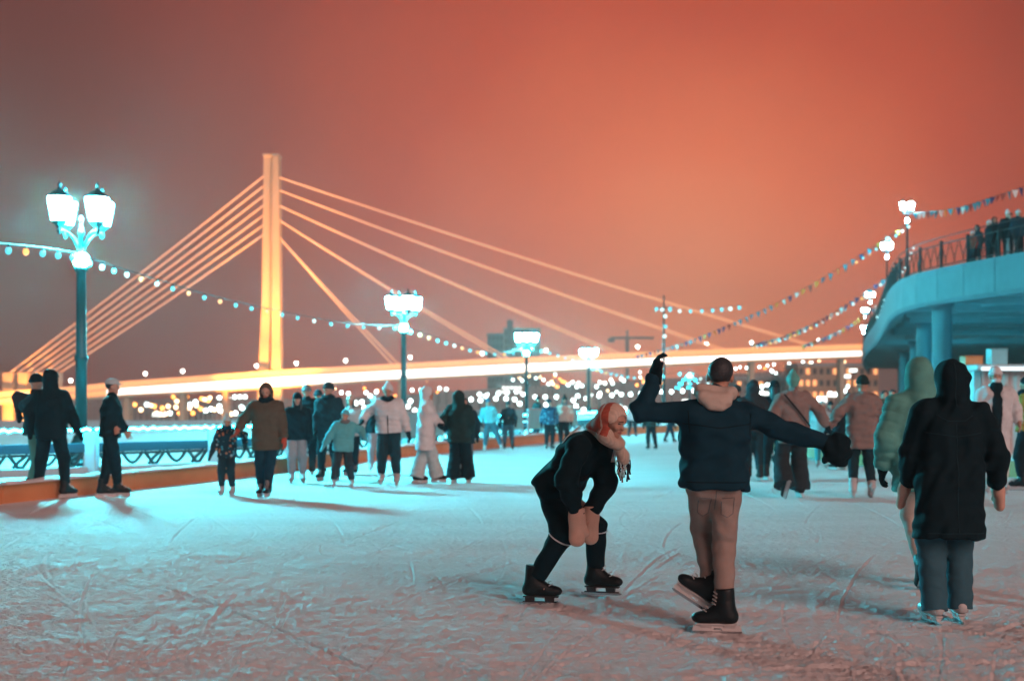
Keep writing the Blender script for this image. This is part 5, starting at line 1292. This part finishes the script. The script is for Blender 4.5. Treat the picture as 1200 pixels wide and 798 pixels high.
person('person in a black jacket leaning close behind the pale hat skater', 908, 562, 446, -12, W_(top=('black', 'jacket', 0.07), hair=('dark', 'long'), hat=('black', 'beanie'), trousers=('black', 0.035), skates='hockey'), W_(fl=(-0.18, -0.06, 0), fr=(0.1, 0.1, 0), flyaw=30, hr=(0.36, 0.12, 1.3)), h=0.015)
J = person('skater in a mauve coat, tall pale hat and flared dark trousers seen from behind', 930, 583, 436, 6, W_(top=('beige', 'coat', 0.20), hat=('mint', 'tall'), trousers=('charcoal', 0.055), skates='hockey', hood='down', hands=('glove', 'black')), W_(hl=(-0.30, 0.1, 1.06), hr=(0.49, 0.0, 1.05), fl=(-0.17, -0.16, 0.07), fr=(0.12, 0.1, 0), flpitch=-62, flyaw=12, head=(-6, 0, 0)), h=0.012)
bag(J, 'black')
person('skater in a long mauve coat and dark green beanie holding hands', 1010, 582, 440, -4, W_(top=('beige', 'coat', 0.27), hat=('olive', 'beanie'), trousers=('dark', 0.028), skates='pale', hood='down', hands=('glove', 'black')), W_(hl=(-0.50, 0.0, 1.06), hr=(0.32, 0.12, 1.02), fl=(-0.14, -0.02, 0), fr=(0.12, -0.12, 0.03), frpitch=-40, head=(8, 0, 0)), h=0.012)
person('distant skater in a light hooded suit between the couple holding hands', 963, 548, 470, 170, W_(top=('pale', 'jacket', 0.1), hood='up', trousers=('teal', 0.04), skates='pale'), h=0.02)
person('distant skater in black leaning beside the long mauve coat', 984, 550, 468, 30, W_(top=('black', 'jacket', 0.1), hat=('black', 'beanie'), trousers=('black', 0.035)), W_(tilt=14), h=0.02)
person('person in a black jacket and dark trousers right of the long mauve coat', 1036, 549, 456, 175, W_(top=('black', 'jacket', 0.10), hair=('dark', 'short'), trousers=('black', 0.03), skates='hockey', scarf='brown'), W_(hl=(-0.26, -0.15, 1.0), hr=(0.28, -0.1, 1.0), fl=(-0.05, 0, 0), fr=(0.08, 0.15, 0)), h=0.017)
person('man with a bare head peering over the black jacket near the columns', 1047, 545, 455, 160, W_(top=('dark', 'coat', 0.15), hair=('dark', 'short'), trousers=('black', 0.03)), h=0.018)
person('masked woman in a white knit hat and white coat facing the camera', 1166, 577, 430, 172, W_(top=('white', 'coat', 0.20), hat=('white', 'beanie'), mask=True, hair=('dark', 'short'), trousers=('white', 0.04), skates='pale', hands='bare', hood='down', open='black'), W_(hl=(-0.3, -0.1, 0.95), hr=(0.31, -0.14, 1.02), head=(4, 0, 0)), h=0.012)
person('person at the picture edge in a black top with a mustard block, by the kiosk', 1203, 574, 440, 60, W_(top=('mustard', 'jacket', 0.06), hat=('black', 'tall'), trousers=('black', 0.03), skates='hockey', scarf='black'), h=0.015)

# people on the terrace
def on_terrace(label, px, back, Hh, yaw, wear, pose=None):
    i = min(range(20, 75), key=lambda k: abs(600 + FPX * (fine[k].x - nrm2(fine, k).x * back) / (fine[k].y - nrm2(fine, k).y * back) - px)); q = fine[i] - nrm2(fine, i) * back
    return person(label, 0, 0, 0, yaw, wear, pose, None, 0.022, Vector((q.x, q.y, TZ - 0.02)), Hh)
on_terrace('child in a white hat leaning on the terrace railing, lowest of the group', 1143.5, 0.5, 1.42, 110, W_(top=('red', 'jacket', 0.06), hat=('white', 'beanie'), trousers=('navy', 0.03), skates=None))
on_terrace('person in a white hat and black coat on the terrace beside the child', 1155, 0.5, 1.68, 100, W_(top=('black', 'coat', 0.2), hat=('white', 'beanie'), trousers=('black', 0.03), skates=None), W_(hr=(0.0, -0.2, 1.3)))
on_terrace('person in a black hood among the terrace group between two white hats', 1168, 0.7, 1.80, 170, W_(top=('black', 'coat', 0.2), hood='up', trousers=('black', 0.03), skates=None))
on_terrace('tall person in a white bobble hat and black coat on the terrace', 1177, 0.5, 1.86, 160, W_(top=('black', 'coat', 0.2), hat=('white', 'pompom'), trousers=('black', 0.03), skates=None))
on_terrace('person with a bare dark head and pale trousers on the terrace', 1187, 0.55, 1.78, 185, W_(top=('black', 'jacket', 0.1), hair=('dark', 'short'), trousers=('pale', 0.03), skates=None))
on_terrace('person in a white cap at the picture edge on the terrace', 1199, 0.5, 1.80, 190, W_(top=('navy', 'coat', 0.15), hat=('white', 'beanie'), trousers=('black', 0.03), skates=None))
on_terrace('shorter person in a dark hood squeezed behind the child on the terrace', 1149, 1.0, 1.72, 120, W_(top=('dark', 'coat', 0.15), hood='up', trousers=('black', 0.03), skates=None))
on_terrace('person in a dark beanie behind the tall white bobble hat on the terrace', 1182, 1.0, 1.88, 150, W_(top=('black', 'coat', 0.2), hat=('navy', 'beanie'), trousers=('black', 0.03), skates=None))
on_terrace('person with long dark hair near the picture edge on the terrace', 1194, 0.9, 1.80, 190, W_(top=('navy', 'coat', 0.2), hair=('dark', 'long'), trousers=('black', 0.03), skates=None))

# ------------------------------------------------------------------ the four big figures in front
# waving man, seen from behind
J = person('man in black jacket and khaki trousers waving one arm, back to the camera', 840, 742, 416, 0,
    W_(top=('navy', 'jacket', 0.045), trousers=('khaki', 0.016), hair=('charcoal', 'crop'), skates='hockey', hands=('glove', 'black')),
    W_(refH=1.80, hip=(-0.015, 0.0, 0.975), up=(0.01, 0.02, 1.0), twist=-6, headpos=(0.03, 0.05, 1.655), sw=0.20, hw=0.078, slim=0.62, l1=0.40, l2=0.395, head=(-14, 0, 2),
       shl=(-0.20, -0.01, 1.42), shr=(0.215, 0.02, 1.40),
       hl=(-0.385, 0.10, 1.66), epl=(-0.9, -0.3, -0.9), hdl=(0.05, 0.0, 1.0), htl=(0.1, -1, 0.1),
       hr=(0.74, 0.02, 1.22), epr=(0.1, -0.4, -0.6), hdr=(0.6, 0.0, -0.55), htr=(-0.1, -0.5, -0.6),
       fr=(0.05, 0.02, 0.0), fryaw=82, fl=(-0.015, 0.16, 0.13), flyaw=80, flpitch=32, kp=(0.02, 1, 0), curl=0.75), h=0.0085, seed=42)
stitched(J, J['top'], [[(-0.23, 0, 1.36), (0.0, 0, 1.33), (0.23, 0, 1.36)], [(-0.215, 0, 0.985), (0.20, 0, 0.985)], [(-0.20, 0, 1.44), (-0.185, 0, 1.28)], [(0.21, 0, 1.42), (0.195, 0, 1.26)]], 0.0035, F('black'))
stitched(J, J['trousers'], [[(-0.02, 0, 0.93), (-0.015, 0, 0.78)], [(-0.125, 0, 0.885), (-0.045, 0, 0.88), (-0.048, 0, 0.775), (-0.085, 0, 0.755), (-0.12, 0, 0.78), (-0.125, 0, 0.885)], [(0.02, 0, 0.88), (0.10, 0, 0.885), (0.098, 0, 0.78), (0.06, 0, 0.755), (0.022, 0, 0.775), (0.02, 0, 0.88)]], 0.003, F('grey'))
sc = J['sc']; T = J['t']; nb, up, xa, fw = J['nb'], J['up'], J['xa'], J['fw']
nb = nb + up * 0.045
solid('hood', [C(nb - xa * 0.10 - fw * 0.05 + up * 0.005, nb + xa * 0.10 - fw * 0.05 + up * 0.005, 0.042, k=0.04), C(nb - xa * 0.075 - fw * 0.10 - up * 0.03, nb + xa * 0.075 - fw * 0.10 - up * 0.03, 0.045, k=0.04), C(nb - fw * 0.125 - up * 0.085 - xa * 0.03, nb - fw * 0.125 - up * 0.085 + xa * 0.03, 0.036, k=0.05),
               C(nb - xa * 0.105 - fw * 0.03, nb - xa * 0.07 + fw * 0.07, 0.034, k=0.03), C(nb + xa * 0.105 - fw * 0.03, nb + xa * 0.07 + fw * 0.07, 0.034, k=0.03)], 0.008, F('cream'), T, sc, wob=0.012, seed=5)
# bulky mitten on the stretched arm
w = J['wrist']['r']
solid('mitten', [E(w + V(0.06, 0, -0.045), (0.095, 0.075, 0.105), None, k=0.03), C(w + V(0.0, 0, 0.0), w + V(0.05, 0, -0.01), 0.06, 0.075, k=0.03), C(w + V(0.04, -0.02, -0.06), w + V(-0.025, -0.03, -0.10), 0.032, 0.026, k=0.02)], 0.008, F('black'), T, sc, wob=0.012, seed=3, wfreq=2.0)

# laughing woman bent over, hands on her knees
wy = -112
J = person('laughing woman in black bending forward with pink mittens on her knees', 668, 706, 470, wy,
    W_(top=('black', 'jacket', 0.06), trousers=('black', 0.026), skates='black', hands=('mitten', 'tan')),
    W_(refH=1.5225, hip=(-0.10, 0.10, 0.86), up=(0.50, -0.24, 0.70), headpos=(0.305, -0.22, 1.36), head=(-14, -16, -6), sw=0.175,
       shl=(0.045, -0.24, 1.175), shr=(0.235, 0.02, 1.165),
       fl=(-0.27, -0.05, 0.0), fr=(0.205, 0.16, 0.045), flyaw=14, fryaw=6, kl=(-0.065, -0.15, 0.53), kr=(0.20, 0.10, 0.57),
       hl=(0.035, -0.34, 0.69), hr=(0.150, -0.16, 0.69), epl=(-0.5, -0.5, 0.1), epr=(0.7, 0.3, 0.2), hdl=(0.01, 0.05, -1), hdr=(-0.03, -0.05, -1), htl=(1, 0, 0.1), htr=(-1, 0, 0.1), ms=1.35), h=0.0075, seed=77, detail=True)
Wj = J; sc = J['sc']; T = J['t']; nb, up, xa, fw, hp_, HR, hc = J['nb'], J['up'], J['xa'], J['fw'], J['hp_'], J['HR'], J['hc']
# headscarf: cream with red patches
def shawl(key, c):
    m = fabric(key, c, bump=0.8); n, l = m.node_tree.nodes, m.node_tree.links; b_ = n['Principled BSDF']
    tc_ = n.new('ShaderNodeTexCoord'); wv = n.new('ShaderNodeTexWave'); wv.inputs['Scale'].default_value = 22; wv.inputs['Distortion'].default_value = 3.0; wv.inputs['Detail'].default_value = 1
    l.new(tc_.outputs['Object'], wv.inputs['Vector']); src = b_.inputs['Base Color'].links[0].from_socket
    mx = n.new('ShaderNodeMixRGB'); mx.blend_type = 'MULTIPLY'; mx.inputs[0].default_value = 0.16; l.new(src, mx.inputs[1]); l.new(wv.outputs[0], mx.inputs[2]); l.new(mx.outputs[0], b_.inputs['Base Color'])
    return m
M_SHC, M_SHR = shawl('shawl_cream', (0.66, 0.52, 0.43)), shawl('shawl_red', (0.50, 0.12, 0.085))
def shawl_paint(c):
    q = (c - hc) @ HR
    edge_ = q[:, 1] + 0.35 * (q[:, 2] - 0.03) + 0.004 * np.sin(q[:, 2] * 40)
    red = (edge_ < 0.015) & (q[:, 2] > -0.10)
    strip_ = (np.abs(edge_ + 0.055) < 0.008) & (q[:, 2] > -0.1)
    return (red & ~strip_).astype(int)
Q = [E(hp_(0, -0.02, 0.04), (0.100, 0.122, 0.110), HR, k=0.03), C(hp_(0, -0.05, -0.02), nb + V(0, 0, 0.02), 0.085, 0.09, k=0.05), C(hp_(-0.06, 0.0, -0.07), hp_(0.06, 0.02, -0.08), 0.05, k=0.03),
     E(hp_(0, 0.125, -0.01), (0.066, 0.085, 0.086), HR, k=0.015, sub=True), E(hp_(0, 0.02, 0.0), (0.079, 0.100, 0.093), HR, k=0.008, sub=True)]
for k in range(9):
    a0, a1 = -0.4 + 3.9 * k / 9, -0.4 + 3.9 * (k + 1) / 9
    p_ = lambda a: hp_(0.085 * math.cos(a), 0.012 + 0.085 * math.sin(a), -0.115 - 0.02 * math.sin(a))
    Q.append(C(p_(a0), p_(a1), 0.036, k=0.02))
solid('headscarf', Q, 0.006, [M_SHC, M_SHR], T, sc, wob=0.007, seed=9, wfreq=1.3, paint=shawl_paint)
# loose end of the scarf with its fringe, hanging on the far side of the face
tl = J['toL']
base = hp_(-0.02, 0.06, -0.13)
e0 = base; e1 = base + tl((0.06, 0.03, -0.10))
solid('scarf_end', [C(e0, e1, 0.038, 0.045, k=0.03), C(e1 - V(0, 0, 0.0), e1 + tl((0.01, 0, -0.03)), 0.045, 0.042, k=0.02)], 0.008, M_SHC, T, sc, wob=0.008, seed=2)
r = random.Random(4)
M_FR = [F('cream'), F('charcoal'), F('cream'), F('red')]
for k in range(16):
    p0 = e1 + tl((-0.045 + 0.09 * k / 15, r.uniform(-0.02, 0.02), -0.03)); L = r.uniform(0.10, 0.17)
    pts = [p0 + tl((r.uniform(-0.012, 0.012), r.uniform(-0.01, 0.01), -L * j / 4)) for j in range(5)]
    MB().tube([Vector(p * sc) for p in pts], [0.0045, 0.005, 0.0055, 0.005, 0.0065], 5).build('fringe', M_FR[k % 4 if k < 11 else 1], T, True)
for k in range(3):
    p0 = hp_(-0.075, 0.03, -0.14) + tl((0.01 * k, 0, 0)); pts = [p0 + tl((-0.03 * j / 4, -0.01, -0.14 * j / 4)) for j in range(5)]
    MB().tube([Vector(p * sc) for p in pts], 0.0045, 5).build('fringe', M_FR[0], T, True)
# pale cord of the jacket hood lying over the shoulder and back
back = -fw
pts = []
for k in range(13):
    s = k / 12; p = nb - up * (0.02 + 0.30 * s) + xa * (0.08 + 0.05 * math.sin(math.pi * s)) + back * (0.115 + 0.02 * math.sin(math.pi * s))
    pts.append(Vector(p * sc))
MB().tube(pts, 0.0075, 6).build('drawcord', F('cream'), T, True)
pts = [Vector((nb - up * (0.22 + 0.12 * math.sin(math.pi * k / 10)) + xa * (0.13 - 0.05 * k / 10) + back * 0.13) * sc) for k in range(11)]
MB().tube(pts, 0.006, 6).build('drawcord', F('cream'), T, True)
# reflective bands below the knees
for b in 'lr':
    kn, an = J['knee'][b], J['ank'][b]; dv = (an - kn) / np.linalg.norm(an - kn); c = kn + dv * 0.035; u_ = np.cross(dv, V(0, 1, 0.2)); u_ /= np.linalg.norm(u_); v_ = np.cross(dv, u_)
    MB().tube([Vector((c + (u_ * math.cos(a) + v_ * math.sin(a)) * 0.091) * sc) for a in np.linspace(0, 6.283, 21)[:-1]], 0.006, 5, closed=True).build('reflective_band', F('white'), T, True)
# smile
MB().sphere(Vector(hp_(0, 0.083, -0.050) * sc), 0.016 * sc, 10, sc=(1.1, 0.45, 0.38)).build('teeth', M_TEETH, T, True).rotation_euler = (0, 0, 0)

# mint puffer, behind the black coat
person('person in a mint hooded puffer coat with one skate lifted behind the black coat', 1082, 690, 417, -3,
    W_(top=('mint', 'puffer', 0.22), hood='up', trousers=('cream', 0.022), skates='hockey', hands=('glove', 'black')),
    W_(refH=1.86, fl=(-0.04, -0.10, 0.06), flyaw=5, flpitch=-48, fr=(0.16, 0.15, 0.0), hl=(-0.30, 0.08, 0.97), hr=(0.34, 0.2, 1.0), head=(-12, 0, 0)), h=0.010, seed=55)
# black coat
J = person('person in a long black hooded coat and wide blue jeans walking away', 1113, 730, 421, 2,
    W_(top=('black', 'coat', 0.40), hood='up', trousers=('denim', 0.040, 'long'), skates='pale', hands=('mitten', 'tan')),
    W_(refH=1.85, fl=(-0.115, -0.02, 0.0), fr=(0.095, 0.08, 0.0), flyaw=8, fryaw=-6, hl=(-0.27, 0.16, 0.95), hr=(0.36, 0.06, 0.95), head=(-4, -2, 0), sw=0.20), h=0.010, seed=56)

stitched(J, J['top'], [[(0.0, 0, 1.40), (0.0, 0, 0.62)], [(-0.20, 0, 0.645), (0.20, 0, 0.645)], [(-0.20, 0, 1.34), (0, 0, 1.31), (0.20, 0, 1.34)], [(0.0, 0, 1.82), (0.0, 0, 1.50)], [(-0.14, 0, 1.47), (-0.06, 0, 1.42), (0.06, 0, 1.42), (0.14, 0, 1.47)]], 0.004, F('dark'))

# ------------------------------------------------------------------ frosty air
me = bpy.data.meshes.new('haze')
HX0, HX1, HY0, HY1, HZ0, HZ1 = -700, 700, -40, 920, -5.0, 70.0
me.from_pydata([(HX0, HY0, HZ0), (HX1, HY0, HZ0), (HX1, HY1, HZ0), (HX0, HY1, HZ0), (HX0, HY0, HZ1), (HX1, HY0, HZ1), (HX1, HY1, HZ1), (HX0, HY1, HZ1)], [],
               [(0, 3, 2, 1), (4, 5, 6, 7), (0, 1, 5, 4), (1, 2, 6, 5), (2, 3, 7, 6), (3, 0, 4, 7)])
m = bpy.data.materials.new('frosty_air'); m.use_nodes = True
n, l = m.node_tree.nodes, m.node_tree.links
n.remove(n['Principled BSDF'])
pv = n.new('ShaderNodeVolumePrincipled'); pv.inputs['Color'].default_value = (0.92, 0.77, 0.72, 1); pv.inputs['Density'].default_value = HAZE
pv.inputs['Anisotropy'].default_value = 0.0
l.new(pv.outputs[0], n['Material Output'].inputs['Volume'])
me.materials.append(m)
ho = bpy.data.objects.new('haze', me); COL.objects.link(ho); tag(ho, kind='stuff')
